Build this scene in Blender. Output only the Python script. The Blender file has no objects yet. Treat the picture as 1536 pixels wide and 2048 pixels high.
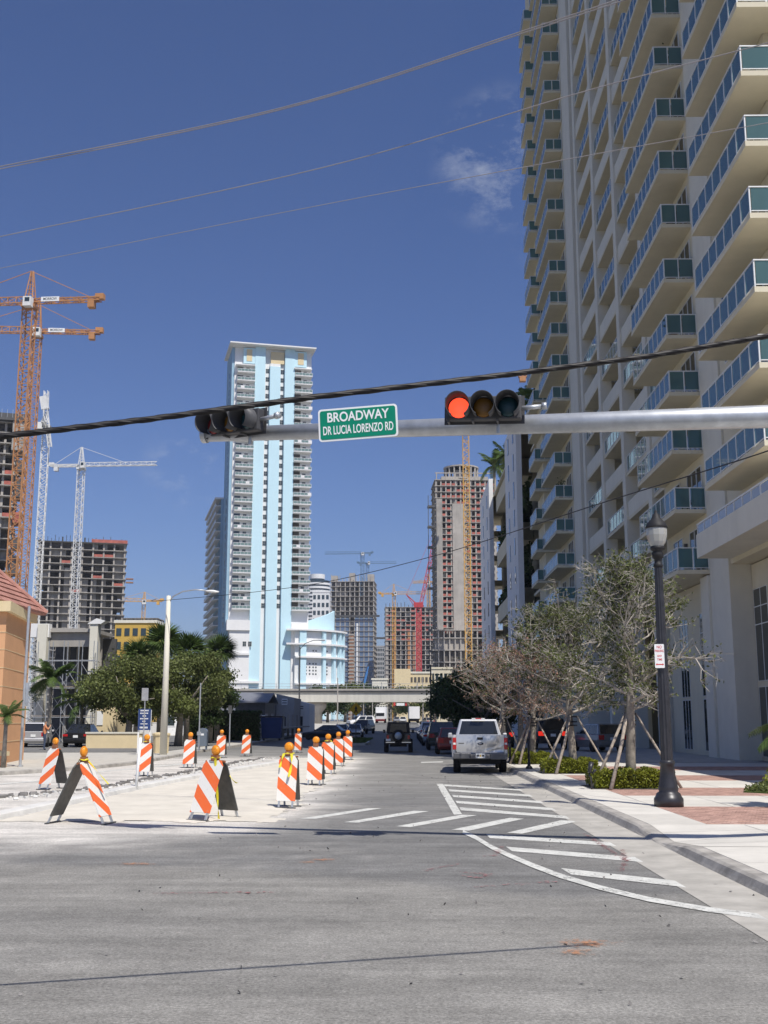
import bpy, math, random
import numpy as np
from mathutils import Vector, Matrix
R = math.radians
S = bpy.context.scene
COL = S.collection
# ------------------------------------------------------------------ camera
F = 2240.0; TH = math.atan(416/2240.0); PSI = math.atan(38/2240.0*math.cos(TH)); EYE = 1.9
cam = bpy.data.objects.new('camera', bpy.data.cameras.new('camera')); COL.objects.link(cam)
cam.location = (0, 0, EYE); cam.rotation_euler = (math.pi/2+TH, 0, PSI)
cam.data.sensor_fit = 'VERTICAL'; cam.data.sensor_height = 36; cam.data.lens = 36*F/2048
cam.data.clip_start = 0.1; cam.data.clip_end = 9000
S.camera = cam
S.render.resolution_x = 768; S.render.resolution_y = 1024
# ------------------------------------------------------------------ sun and sky
HAZE = 0.00015
SUNV = Vector((0.33, -0.56, 1.0)).normalized()
EL = math.asin(SUNV.z); AZ = math.atan2(SUNV.x, SUNV.y)
w = bpy.data.worlds.new('World'); S.world = w; w.use_nodes = True
nt = w.node_tree; nt.nodes.clear()
out = nt.nodes.new('ShaderNodeOutputWorld'); bg = nt.nodes.new('ShaderNodeBackground')
sky = nt.nodes.new('ShaderNodeTexSky'); sky.sky_type = 'NISHITA'; sky.sun_disc = False
sky.sun_elevation = EL; sky.sun_rotation = AZ; sky.altitude = 0; sky.air_density = 1.0; sky.dust_density = 0.6; sky.ozone_density = 3.0
bg.inputs['Strength'].default_value = 0.077
# thin high cloud wisps, as noise over the whole dome
tc = nt.nodes.new('ShaderNodeTexCoord'); mp = nt.nodes.new('ShaderNodeMapping'); mp.inputs['Scale'].default_value = (2.2, 2.2, 4.0)
mp.inputs['Location'].default_value = (0.35, 0.2, 0.55)
n1 = nt.nodes.new('ShaderNodeTexNoise'); n1.inputs['Scale'].default_value = 5.5; n1.inputs['Detail'].default_value = 9; n1.inputs['Roughness'].default_value = .70
rp = nt.nodes.new('ShaderNodeValToRGB'); rp.color_ramp.elements[0].position = .47; rp.color_ramp.elements[1].position = .72
rp.color_ramp.elements[1].color = (.62, .62, .62, 1)
mx = nt.nodes.new('ShaderNodeMix'); mx.data_type = 'RGBA'; mx.inputs['B'].default_value = (7.5, 8.0, 9.0, 1)
L = nt.links.new
L(tc.outputs['Generated'], mp.inputs[0]); L(mp.outputs[0], n1.inputs['Vector']); L(n1.outputs['Fac'], rp.inputs[0])

msum = None
for (px_, py_, r0_, r1_, k_) in ((1010, 320, .3, 4.0, .95), (370, 935, .2, 2.6, .8), (1150, 420, .5, 4, .5), (-900, 600, 2, 16, .8), (2600, 300, 2, 14, .8)):
    x_ = (px_-768)/F; u_ = (1024-py_)/F; c_, s_ = math.cos(TH), math.sin(TH); dv = Vector((x_, c_-u_*s_, s_+u_*c_)); dv = Matrix.Rotation(PSI, 3, 'Z') @ dv; dv.normalize()
    dp = nt.nodes.new('ShaderNodeVectorMath'); dp.operation = 'DOT_PRODUCT'; dp.inputs[1].default_value = dv; L(tc.outputs['Generated'], dp.inputs[0])
    mr_ = nt.nodes.new('ShaderNodeMapRange'); mr_.interpolation_type = 'SMOOTHSTEP'; mr_.inputs[1].default_value = math.cos(R(r1_)); mr_.inputs[2].default_value = math.cos(R(r0_)); mr_.inputs[4].default_value = k_; L(dp.outputs['Value'], mr_.inputs[0])
    if msum is None: msum = mr_.outputs[0]
    else:
        ad = nt.nodes.new('ShaderNodeMath'); ad.operation = 'MAXIMUM'; L(msum, ad.inputs[0]); L(mr_.outputs[0], ad.inputs[1]); msum = ad.outputs[0]
ml = nt.nodes.new('ShaderNodeMath'); ml.operation = 'MULTIPLY'; L(rp.outputs[0], ml.inputs[0]); L(msum, ml.inputs[1]); L(ml.outputs[0], mx.inputs['Factor'])
tn = nt.nodes.new('ShaderNodeMix'); tn.data_type = 'RGBA'; tn.blend_type = 'MULTIPLY'; tn.inputs['Factor'].default_value = 1; tn.inputs['B'].default_value = (.80, .90, 1.26, 1); L(sky.outputs[0], tn.inputs['A']); L(tn.outputs['Result'], mx.inputs['A']); L(mx.outputs['Result'], bg.inputs['Color']); L(bg.outputs[0], out.inputs[0])
sun = bpy.data.objects.new('sun', bpy.data.lights.new('sun', 'SUN')); COL.objects.link(sun)
sun.data.energy = 5.0; sun.data.angle = R(.53); sun.data.color = (1, .95, .87)
sun.rotation_euler = SUNV.to_track_quat('Z', 'Y').to_euler(); sun.location = (30, -60, 90)
S.view_settings.view_transform = 'Standard'; S.view_settings.look = 'None'; S.view_settings.gamma = 1
S.view_settings.use_curve_mapping = False; S.view_settings.exposure = 0.0
# ------------------------------------------------------------------ helpers
def ray(px, py):
    x = (px-768)/F; u = (1024-py)/F; c, s = math.cos(TH), math.sin(TH)
    d = (x, c-u*s, s+u*c); c, s = math.cos(PSI), math.sin(PSI)
    return (c*d[0]-s*d[1], s*d[0]+c*d[1], d[2])
def G(px, py, z=0.0):
    d = ray(px, py); t = (z-EYE)/d[2]; return Vector((d[0]*t, d[1]*t, z))
def A(px, py, Y):
    d = ray(px, py); t = Y/d[1]; return Vector((d[0]*t, Y, EYE+d[2]*t))
def gz(y):                                     # the street climbs a little beyond the junction
    t = min(max((y-115)/170.0, 0), 1); return 1.25*t*t*(3-2*t)
def mat(name, col, rough=.85, metal=0, var=.12, scale=1.5, bump=0, bscale=40, spec=.3, coat=0, emit=None, es=1, isl=0, dirt=0, sub=0):
    m = bpy.data.materials.new(name); m.use_nodes = True; t = m.node_tree; b = t.nodes['Principled BSDF']
    b.inputs['Roughness'].default_value = rough; b.inputs['Metallic'].default_value = metal
    b.inputs['Specular IOR Level'].default_value = spec; b.inputs['Coat Weight'].default_value = coat
    c = (*col, 1); b.inputs['Base Color'].default_value = c; N = t.nodes.new; K = t.links.new
    g = N('ShaderNodeNewGeometry'); src = None
    if var:
        n = N('ShaderNodeTexNoise'); n.inputs['Scale'].default_value = scale; n.inputs['Detail'].default_value = 6; n.inputs['Roughness'].default_value = .65
        K(g.outputs['Position'], n.inputs['Vector'])
        mr = N('ShaderNodeMapRange'); mr.inputs[1].default_value = .3; mr.inputs[2].default_value = .7; mr.inputs[3].default_value = 1-var; mr.inputs[4].default_value = 1+var
        K(n.outputs['Fac'], mr.inputs[0]); src = mr.outputs[0]
    if isl:
        mr = N('ShaderNodeMapRange'); mr.inputs[3].default_value = 1-isl; mr.inputs[4].default_value = 1+isl
        K(g.outputs['Random Per Island'], mr.inputs[0])
        if src:
            q = N('ShaderNodeMath'); q.operation = 'MULTIPLY'; K(src, q.inputs[0]); K(mr.outputs[0], q.inputs[1]); src = q.outputs[0]
        else: src = mr.outputs[0]
    if dirt:                                    # rain streaks and grime that run down the surface
        mpn = N('ShaderNodeMapping'); mpn.inputs['Scale'].default_value = (1.3, 1.3, .12)
        n = N('ShaderNodeTexNoise'); n.inputs['Scale'].default_value = 1.1; n.inputs['Detail'].default_value = 5
        K(g.outputs['Position'], mpn.inputs[0]); K(mpn.outputs[0], n.inputs['Vector'])
        mr = N('ShaderNodeMapRange'); mr.inputs[1].default_value = .45; mr.inputs[2].default_value = .75; mr.inputs[3].default_value = 1; mr.inputs[4].default_value = 1-dirt
        K(n.outputs['Fac'], mr.inputs[0])
        if src:
            q = N('ShaderNodeMath'); q.operation = 'MULTIPLY'; K(src, q.inputs[0]); K(mr.outputs[0], q.inputs[1]); src = q.outputs[0]
        else: src = mr.outputs[0]
    if src:
        h = N('ShaderNodeVectorMath'); h.operation = 'SCALE'; h.inputs[0].default_value = col; K(src, h.inputs['Scale']); K(h.outputs[0], b.inputs['Base Color'])
    if bump:
        n = N('ShaderNodeTexNoise'); n.inputs['Scale'].default_value = bscale; n.inputs['Detail'].default_value = 4
        K(g.outputs['Position'], n.inputs['Vector']); bp = N('ShaderNodeBump'); bp.inputs['Strength'].default_value = bump; bp.inputs['Distance'].default_value = .02
        K(n.outputs['Fac'], bp.inputs['Height']); K(bp.outputs[0], b.inputs['Normal'])
    if emit: b.inputs['Emission Color'].default_value = (*emit, 1); b.inputs['Emission Strength'].default_value = es
    if sub:                                     # leaves let some light through
        o = t.nodes['Material Output']; tr = N('ShaderNodeBsdfTranslucent'); ms = N('ShaderNodeMixShader'); ms.inputs[0].default_value = sub
        if src: K(h.outputs[0], tr.inputs[0])
        else: tr.inputs[0].default_value = c
        K(b.outputs[0], ms.inputs[1]); K(tr.outputs[0], ms.inputs[2]); K(ms.outputs[0], o.inputs[0])
    return m
def glass(name, tint, refl=(.9, .95, 1), ior=1.5, through=1.0, body=(.05, .08, .08)):
    m = bpy.data.materials.new(name); m.use_nodes = True; t = m.node_tree; t.nodes.remove(t.nodes['Principled BSDF']); N = t.nodes.new; K = t.links.new
    o = t.nodes['Material Output']; tr = N('ShaderNodeBsdfTransparent'); tr.inputs[0].default_value = (*tint, 1)
    df = N('ShaderNodeBsdfDiffuse'); df.inputs[0].default_value = (*body, 1); m0 = N('ShaderNodeMixShader'); m0.inputs[0].default_value = through
    K(df.outputs[0], m0.inputs[1]); K(tr.outputs[0], m0.inputs[2])
    gl = N('ShaderNodeBsdfGlossy'); gl.inputs['Roughness'].default_value = .02; gl.inputs[0].default_value = (*refl, 1)
    fr = N('ShaderNodeFresnel'); fr.inputs[0].default_value = ior; ms = N('ShaderNodeMixShader')
    K(fr.outputs[0], ms.inputs[0]); K(m0.outputs[0], ms.inputs[1]); K(gl.outputs[0], ms.inputs[2]); K(ms.outputs[0], o.inputs[0]); return m
def stripes(name, ca, cb, dx, dz, period, off=0):        # flat diagonal sheeting print, in the object's own frame
    m = mat(name, ca, .5, var=.0); t = m.node_tree; b = t.nodes['Principled BSDF']; N = t.nodes.new; K = t.links.new
    c = N('ShaderNodeTexCoord'); d = N('ShaderNodeVectorMath'); d.operation = 'DOT_PRODUCT'; d.inputs[1].default_value = (dx/period, 0, dz/period)
    K(c.outputs['Object'], d.inputs[0]); a = N('ShaderNodeMath'); a.operation = 'ADD'; a.inputs[1].default_value = off+50; K(d.outputs['Value'], a.inputs[0])
    f = N('ShaderNodeMath'); f.operation = 'FRACT'; K(a.outputs[0], f.inputs[0]); g = N('ShaderNodeMath'); g.operation = 'GREATER_THAN'; g.inputs[1].default_value = .5; K(f.outputs[0], g.inputs[0])
    x = N('ShaderNodeMix'); x.data_type = 'RGBA'; x.inputs['A'].default_value = (*ca, 1); x.inputs['B'].default_value = (*cb, 1); K(g.outputs[0], x.inputs['Factor'])
    n = N('ShaderNodeTexNoise'); n.inputs['Scale'].default_value = 14; n.inputs['Detail'].default_value = 8; n.inputs['Roughness'].default_value = .8; K(c.outputs['Object'], n.inputs['Vector'])
    r = N('ShaderNodeMapRange'); r.inputs[1].default_value = .57; r.inputs[2].default_value = .70; r.inputs[4].default_value = .75; K(n.outputs['Fac'], r.inputs[0])
    y = N('ShaderNodeMix'); y.data_type = 'RGBA'; y.inputs['B'].default_value = (.42, .38, .33, 1); K(r.outputs[0], y.inputs['Factor']); K(x.outputs['Result'], y.inputs['A']); K(y.outputs['Result'], b.inputs['Base Color']); return m

class MB:
    def __init__(s): s.V = []; s.F = []; s.M = []
    def add(s, vs, fs, m=0):
        o = len(s.V); s.V += [tuple(v) for v in vs]; s.F += [tuple(i+o for i in f) for f in fs]; s.M += [m]*len(fs); return s
    def box(s, x0, y0, z0, x1, y1, z1, m=0):
        return s.add([(x0,y0,z0),(x1,y0,z0),(x1,y1,z0),(x0,y1,z0),(x0,y0,z1),(x1,y0,z1),(x1,y1,z1),(x0,y1,z1)],
                     [(3,2,1,0),(4,5,6,7),(0,1,5,4),(1,2,6,5),(2,3,7,6),(3,0,4,7)], m)
    def cbox(s, c, d, m=0, rot=None):
        a, b, e = d[0]/2, d[1]/2, d[2]/2; P = [Vector(p) for p in ((-a,-b,-e),(a,-b,-e),(a,b,-e),(-a,b,-e),(-a,-b,e),(a,-b,e),(a,b,e),(-a,b,e))]
        if rot is not None: P = [rot @ p for p in P]
        return s.add([p+Vector(c) for p in P], [(3,2,1,0),(4,5,6,7),(0,1,5,4),(1,2,6,5),(2,3,7,6),(3,0,4,7)], m)
    def bar(s, p, q, w_, h=None, m=0):
        p = Vector(p); q = Vector(q); d = q-p; l = d.length
        if l < 1e-6: return s
        return s.cbox((p+q)/2, (w_, h or w_, l), m, d.to_track_quat('Z', 'Y').to_matrix())
    def tube(s, p, q, r, r2=None, n=6, m=0, cap=True):
        return s.path([p, q], [r, r if r2 is None else r2], n, m, cap)
    def path(s, P, rs, n=6, m=0, cap=True):
        P = [Vector(p) for p in P]; k = len(P)
        if not hasattr(rs, '__len__'): rs = [rs]*k
        vs = []; a = None
        for i in range(k):
            d = (P[min(i+1, k-1)]-P[max(i-1, 0)]).normalized()
            if a is None: a = d.orthogonal().normalized()
            else: a = (a-d*a.dot(d)).normalized()
            b = d.cross(a)
            vs += [P[i]+(a*math.cos(2*math.pi*j/n)+b*math.sin(2*math.pi*j/n))*rs[i] for j in range(n)]
        fs = [(i*n+j, i*n+(j+1) % n, (i+1)*n+(j+1) % n, (i+1)*n+j) for i in range(k-1) for j in range(n)]
        if cap: fs += [tuple(range(n-1, -1, -1)), tuple((k-1)*n+j for j in range(n))]
        return s.add(vs, fs, m)
    def lathe(s, prof, c=(0,0,0), n=16, m=0, flute=0, fr=(0, 0)):
        vs = []
        for (r, z) in prof:
            for j in range(n):
                rr = r*(1-flute*(j % 2)) if fr[0] <= z <= fr[1] else r
                t = 2*math.pi*j/n; vs.append((c[0]+rr*math.cos(t), c[1]+rr*math.sin(t), c[2]+z))
        k = len(prof); fs = [(i*n+j, i*n+(j+1) % n, (i+1)*n+(j+1) % n, (i+1)*n+j) for i in range(k-1) for j in range(n)]
        fs += [tuple(range(n-1, -1, -1)), tuple((k-1)*n+j for j in range(n))]
        return s.add(vs, fs, m)
    def prism(s, pts, ax, a, b, m=0):            # polygon swept along an axis: ax 0 = x, 1 = y, 2 = z
        def P(u, v, t): return ((t,u,v),(u,t,v),(u,v,t))[ax]
        n = len(pts); vs = [P(u, v, a) for u, v in pts]+[P(u, v, b) for u, v in pts]
        return s.add(vs, [tuple(range(n-1,-1,-1)), tuple(range(n,2*n))]+[(i,(i+1)%n,n+(i+1)%n,n+i) for i in range(n)], m)
    def quad(s, a, b, c, d, m=0): return s.add([a, b, c, d], [(0,1,2,3)], m)
    def mesh(s, name, mats, smooth=False):
        me = bpy.data.meshes.new(name); me.from_pydata(s.V, [], s.F)
        for m in (mats if isinstance(mats, (list, tuple)) else [mats]): me.materials.append(m)
        me.polygons.foreach_set('material_index', s.M)
        if smooth: me.polygons.foreach_set('use_smooth', [True]*len(s.F))
        me.update(); return me
WL = {}
def put(me, name, parent=None, loc=(0,0,0), rz=0, kind=None, label=None, bev=0):
    o = bpy.data.objects.new(name, me); COL.objects.link(o); o.location = loc; o.rotation_euler[2] = rz
    if parent: o.parent = parent
    if kind: o['kind'] = kind
    if label: o['label'] = label
    if bev:
        b = o.modifiers.new('bevel', 'BEVEL'); b.width = bev; b.segments = 2; b.limit_method = 'ANGLE'; b.angle_limit = R(35)
    return o
def part(mb, name, mats, parent, smooth=False, **k): return put(mb.mesh(name, mats, smooth), name, parent, **k)
def wpart(mb, name, mats, parent, smooth=False, **k):    # mesh given in world coordinates under a thing that is not rotated
    return put(mb.mesh(name, mats, smooth), name, parent, loc=-WL[parent.name], **k)
def thing(name, label, cat, loc=(0,0,0), rz=0, group=None):
    o = bpy.data.objects.new(name, None); COL.objects.link(o); o.empty_display_size = .3
    o.location = loc; o.rotation_euler[2] = rz; o['label'] = label; o['category'] = cat
    if group: o['group'] = group
    WL[o.name] = Vector(loc); return o
def single(mb, name, mats, label, cat, group=None, smooth=False, kind=None, loc=(0,0,0), bev=0):
    o = put(mb.mesh(name, mats, smooth), name, None, loc, bev=bev); o['label'] = label; o['category'] = cat
    if group: o['group'] = group
    if kind: o['kind'] = kind
    return o
def struct(mb, name, mats, smooth=False): return put(mb.mesh(name, mats, smooth), name, None, kind='structure')
def dup(root, loc, rz, label, group=None):
    r = root.copy(); COL.objects.link(r); r.location = loc; r.rotation_euler[2] = rz; r['label'] = label
    if group: r['group'] = group
    for ch in root.children:
        c = ch.copy(); COL.objects.link(c); c.parent = r
        for g in ch.children:
            d = g.copy(); COL.objects.link(d); d.parent = c
    return r
def leafmesh(name, P, size, rng, m, tilt=1.0, asp=.55):      # leaf quads scattered at points P
    n = len(P); P = np.asarray(P); a = rng.normal(size=(n,3)); a /= np.linalg.norm(a, axis=1)[:,None]
    b = rng.normal(size=(n,3)); b[:,2] *= tilt; b -= a*(a*b).sum(1)[:,None]; b /= np.linalg.norm(b, axis=1)[:,None]
    s = size*rng.uniform(.6, 1.35, n)[:,None]; a = a*s*.5; b = b*s*asp*.5
    V = np.stack([P-a, P+b, P+a, P-b], 1).reshape(-1,3).astype(np.float32)
    me = bpy.data.meshes.new(name); me.vertices.add(4*n); me.vertices.foreach_set('co', V.ravel())
    me.loops.add(4*n); me.loops.foreach_set('vertex_index', np.arange(4*n, dtype=np.int32))
    me.polygons.add(n); me.polygons.foreach_set('loop_start', np.arange(0, 4*n, 4, dtype=np.int32)); me.polygons.foreach_set('loop_total', np.full(n, 4, dtype=np.int32))
    me.materials.append(m); me.update(calc_edges=True); me.validate(); return me
def textmesh(body, size, mt, ext=.002, sx=1.0, bold=0):
    c = bpy.data.curves.new('lettering', 'FONT'); c.body = body; c.size = size; c.extrude = ext; c.align_x = 'CENTER'; c.align_y = 'CENTER'; c.offset = bold
    o = bpy.data.objects.new('lettering', c); COL.objects.link(o); bpy.context.view_layer.update()
    me = bpy.data.meshes.new_from_object(o.evaluated_get(bpy.context.evaluated_depsgraph_get())); bpy.data.objects.remove(o)
    for v in me.vertices: x, y, z = v.co; v.co = (x*sx, -z, y)          # stands upright, faces -y
    me.materials.clear(); me.materials.append(mt); return me
rnd = random.Random(7); rng = np.random.default_rng(11)
# ------------------------------------------------------------------ materials
M = {}
M['ground'] = mat('ground', (.20,.19,.16), .95, scale=.15, var=.25)
M['concrete'] = mat('pale concrete', (.50,.48,.43), .9, var=.12, scale=2.2, bump=.2, bscale=70, dirt=.06)
M['slab'] = mat('pavement slab', (.60,.575,.52), .9, var=.1, scale=1.4, bump=.15, bscale=60)
M['kerb'] = mat('kerb concrete', (.36,.34,.31), .92, var=.35, scale=2.4, bump=.35, bscale=40)
M['gutter'] = mat('gutter concrete', (.42,.40,.36), .92, var=.22, scale=1.6, bump=.2, bscale=60)
def perpiece(m, a=.07):
    t = m.node_tree; b = t.nodes['Principled BSDF']; l = b.inputs['Base Color'].links[0]; oi = t.nodes.new('ShaderNodeObjectInfo'); mr = t.nodes.new('ShaderNodeMapRange'); mr.inputs[3].default_value = 1-a; mr.inputs[4].default_value = 1+a
    t.links.new(oi.outputs['Random'], mr.inputs[0]); h = t.nodes.new('ShaderNodeVectorMath'); h.operation = 'SCALE'; t.links.new(l.from_socket, h.inputs[0]); t.links.new(mr.outputs[0], h.inputs['Scale']); t.links.new(h.outputs[0], b.inputs['Base Color'])
perpiece(M['slab'], .06)
M['brick'] = mat('clay paver', (.43,.27,.22), .9, var=.2, scale=3.5, isl=.22, bump=.2, bscale=90)
M['joint'] = mat('sandy joint', (.26,.23,.20), .95, var=.15, scale=6)
M['paint'] = mat('road paint', (.60,.60,.56), .7, var=.2, scale=5, bump=.1, bscale=80)
def wear(m, lo=.55, hi=.66, sc=16):                # paint worn through to the asphalt
    t = m.node_tree; o = t.nodes['Material Output']; b = t.nodes['Principled BSDF']; g = t.nodes.new('ShaderNodeNewGeometry'); n = t.nodes.new('ShaderNodeTexNoise'); n.inputs['Scale'].default_value = sc; n.inputs['Detail'].default_value = 8; n.inputs['Roughness'].default_value = .78
    n2 = t.nodes.new('ShaderNodeTexNoise'); n2.inputs['Scale'].default_value = 1.7; ad = t.nodes.new('ShaderNodeMath'); ad.operation = 'MULTIPLY_ADD'; ad.inputs[1].default_value = .35; t.links.new(g.outputs['Position'], n2.inputs['Vector']); t.links.new(n2.outputs['Fac'], ad.inputs[0])
    t.links.new(g.outputs['Position'], n.inputs['Vector']); sb = t.nodes.new('ShaderNodeMath'); sb.operation = 'SUBTRACT'; sb.inputs[1].default_value = .175; t.links.new(n.outputs['Fac'], ad.inputs[2]); t.links.new(ad.outputs[0], sb.inputs[0])
    mr = t.nodes.new('ShaderNodeMapRange'); mr.inputs[1].default_value = lo; mr.inputs[2].default_value = hi; mr.inputs[4].default_value = .9; t.links.new(sb.outputs[0], mr.inputs[0]); tr = t.nodes.new('ShaderNodeBsdfTransparent'); ms = t.nodes.new('ShaderNodeMixShader')
    t.links.new(mr.outputs[0], ms.inputs[0]); t.links.new(b.outputs[0], ms.inputs[1]); t.links.new(tr.outputs[0], ms.inputs[2]); t.links.new(ms.outputs[0], o.inputs[0])
wear(M['paint'])
M['limerock'] = mat('limerock dust', (.63,.59,.51), .95, var=.12, scale=1.1, bump=.4, bscale=22)
M['limewhite'] = mat('white kerb concrete', (.62,.61,.58), .92, var=.14, scale=2, bump=.3, bscale=30)
M['rubble'] = mat('broken asphalt', (.20,.19,.18), .95, var=.4, scale=6, bump=.5, bscale=30)
M['cream'] = mat('cream stucco', (.66,.605,.46), .9, var=.05, scale=.6, dirt=.05)
M['creamlt'] = mat('light stucco', (.69,.665,.57), .9, var=.05, scale=.7, dirt=.05)
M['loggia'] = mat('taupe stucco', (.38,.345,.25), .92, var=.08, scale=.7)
M['rail'] = mat('white aluminium', (.72,.73,.72), .45, var=.04, spec=.5)
M['balglass'] = glass('green balcony glass', (.38,.55,.54), through=.58, body=(.17,.30,.31), ior=1.38)
M['winglass'] = mat('window glass', (.02,.035,.04), .04, var=.2, scale=.5, spec=.9)
M['storeglass'] = mat('storefront glass', (.025,.035,.035), .03, var=.2, scale=.4, spec=.9)
M['galv'] = mat('galvanised steel', (.50,.52,.54), .42, .55, var=.14, scale=5, dirt=.12)
M['blackmetal'] = mat('black cast iron', (.035,.035,.04), .38, .2, var=.3, scale=6, spec=.5)
M['rubber'] = mat('black rubber', (.018,.018,.018), .8, var=.2, scale=8)
M['black'] = mat('matt black', (.02,.02,.022), .6, var=.2, scale=3)
M['bark'] = mat('grey bark', (.27,.24,.20), .95, var=.3, scale=9, bump=.6, bscale=25)
M['twig'] = mat('grey twig', (.36,.33,.29), .95, var=.2, scale=6)
M['stake'] = mat('weathered timber', (.34,.29,.24), .95, var=.35, scale=10)
M['leafolive'] = mat('olive leaf', (.105,.125,.040), .6, var=.25, scale=.9, isl=.45, sub=.3)
M['leafbrown'] = mat('dry pinkish leaf', (.32,.20,.15), .8, var=.2, scale=1, isl=.4, sub=.2)
M['leafdark'] = mat('dark leaf', (.045,.075,.022), .55, var=.3, scale=.5, isl=.5, sub=.3)
M['leafmid'] = mat('mid green leaf', (.135,.16,.05), .55, var=.3, scale=.5, isl=.5, sub=.3)
M['leafhedge'] = mat('yellow green hedge leaf', (.20,.22,.022), .5, var=.2, scale=2, isl=.45, sub=.25)
M['hedgecore'] = mat('hedge twigs', (.05,.055,.02), .95, var=.2)
M['palm'] = mat('palm frond', (.075,.12,.03), .5, var=.25, scale=.6, isl=.35, sub=.2)
M['grass'] = mat('turf', (.07,.11,.025), .9, var=.3, scale=3, isl=.3)
M['orange'] = mat('amber lens', (.85,.30,.01), .25, var=.12, scale=25, spec=.6, bump=.4, bscale=120)
M['amberhouse'] = mat('amber housing', (.62,.22,.02), .45, var=.1)
M['rust'] = mat('rusty bracket', (.28,.12,.06), .8, var=.3, scale=20)
M['barblack'] = mat('black ribbed plastic', (.085,.087,.08), .55, var=.3, scale=9, spec=.4)
M['tape'] = mat('yellow caution tape', (.72,.62,.04), .4, var=.1, scale=12)
M['strA'] = stripes('stripe sheet falling right', (.74,.73,.68), (.78,.15,.04), .64, .77, .40)
M['strB'] = stripes('stripe sheet falling left', (.74,.73,.68), (.78,.15,.04), -.64, .77, .40)
M['skyblue'] = mat('pale blue stucco', (.55,.76,.84), .9, var=.03, scale=.15, dirt=.03)
M['white'] = mat('white stucco', (.78,.78,.77), .9, var=.04, scale=.2, dirt=.04)
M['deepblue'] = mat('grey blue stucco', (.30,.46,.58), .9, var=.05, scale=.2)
M['rawconc'] = mat('raw concrete', (.36,.34,.31), .95, var=.2, scale=.25, dirt=.2)
M['rawlt'] = mat('pale raw concrete', (.42,.39,.35), .95, var=.16, scale=.25, dirt=.15)
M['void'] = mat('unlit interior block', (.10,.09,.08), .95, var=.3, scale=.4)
M['net'] = mat('red safety netting', (.42,.13,.10), .9, var=.35, scale=.6)
M['bluefilm'] = mat('blue filmed glazing', (.13,.19,.30), .35, var=.35, scale=.3, spec=.5)
M['rustconc'] = mat('rust brown hoist', (.33,.17,.10), .9, var=.3, scale=.5)
M['cor'] = mat('orange crane steel', (.46,.22,.09), .6, var=.15, scale=1)
M['cwh'] = mat('white crane steel', (.72,.72,.70), .6, var=.08, scale=1)
M['cye'] = mat('yellow crane steel', (.66,.38,.09), .6, var=.12, scale=1)
M['cbl'] = mat('blue crane steel', (.13,.22,.34), .6, var=.12, scale=1)
M['cre'] = mat('red crane steel', (.50,.05,.06), .6, var=.12, scale=1)
M['steel'] = mat('dark steel', (.10,.10,.10), .6, .3, var=.2)
M['signgreen'] = mat('green sign sheeting', (.0,.22,.13), .45, var=.06, scale=4)
M['signwhite'] = mat('white sign sheeting', (.80,.81,.80), .45, var=.04, scale=5)
M['signred'] = mat('red print', (.60,.06,.06), .5, var=.05)
M['yellow'] = mat('yellow sign', (.62,.36,.02), .5, var=.1)
M['bluesign'] = mat('blue sign', (.03,.06,.18), .5, var=.12)
M['peach'] = mat('peach stucco', (.66,.37,.20), .9, var=.06, scale=.8, dirt=.06)
M['tile'] = mat('pink roof tile', (.43,.22,.18), .85, var=.2, scale=3, isl=.12)
M['sand'] = mat('cream trim', (.70,.58,.36), .9, var=.06)
M['plate'] = mat('licence plate', (.75,.76,.74), .5, var=.15, scale=25)
M['tail'] = mat('red tail lamp', (.45,.015,.015), .2, var=.05, spec=.6)
M['chrome'] = mat('chrome', (.7,.7,.7), .18, 1, var=.05)
M['carglass'] = mat('tinted car glass', (.018,.02,.022), .04, var=.1, spec=.8)
def paint(n, c, metal=.3, rough=.32): return mat(n, c, rough, metal, var=.05, scale=2, coat=.6, spec=.5)
M['psilver'] = paint('silver paint', (.60,.60,.60), .55, .3); M['pblack'] = paint('black paint', (.012,.013,.015), .1)
M['pred'] = paint('dark red paint', (.20,.02,.02)); M['pwhite'] = paint('white paint', (.75,.75,.74), 0); M['pgrey'] = paint('grey paint', (.20,.21,.22), .5)
M['pbeige'] = paint('champagne paint', (.42,.38,.31), .5); M['pdark'] = paint('dark green paint', (.03,.04,.035), .3); M['pblue'] = paint('steel blue paint', (.22,.27,.33), .5)
# ------------------------------------------------------------------ ground, street, pavements
def vnoise(x, y, seed, octs=4):
    out = np.zeros_like(x); amp = 1; tot = 0
    for o in range(octs):
        T = np.random.default_rng(seed+o).random((64, 64)); fx = np.floor(x).astype(int); fy = np.floor(y).astype(int); u = x-fx; v = y-fy; u = u*u*(3-2*u); v = v*v*(3-2*v)
        g = lambda i, j: T[(fx+i) % 64, (fy+j) % 64]
        out += amp*((g(0,0)*(1-u)+g(1,0)*u)*(1-v)+(g(0,1)*(1-u)+g(1,1)*u)*v); tot += amp; amp *= .55; x = x*2.03+7.1; y = y*2.03+3.7
    return out/tot
def sstep(a, b, x): t = np.clip((x-a)/(b-a), 0, 1); return t*t*(3-2*t)
ys = [-380, -20, 60, 115]+list(range(125, 290, 10))+[600, 4800]
def strip(mb, xa, xb, dz, y0=-1e9, y1=1e9, m=0):
    Y = [y0]+[y for y in ys if y0 < y < y1]+[y1] if y0 > -1e8 else ys
    for a, b in zip(Y, Y[1:]): mb.quad((xa,a,gz(a)+dz),(xb,a,gz(a)+dz),(xb,b,gz(b)+dz),(xa,b,gz(b)+dz), m)
    return mb
struct(strip(MB(), -3900, 3900, -.06), 'ground', M['ground'])
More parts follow.
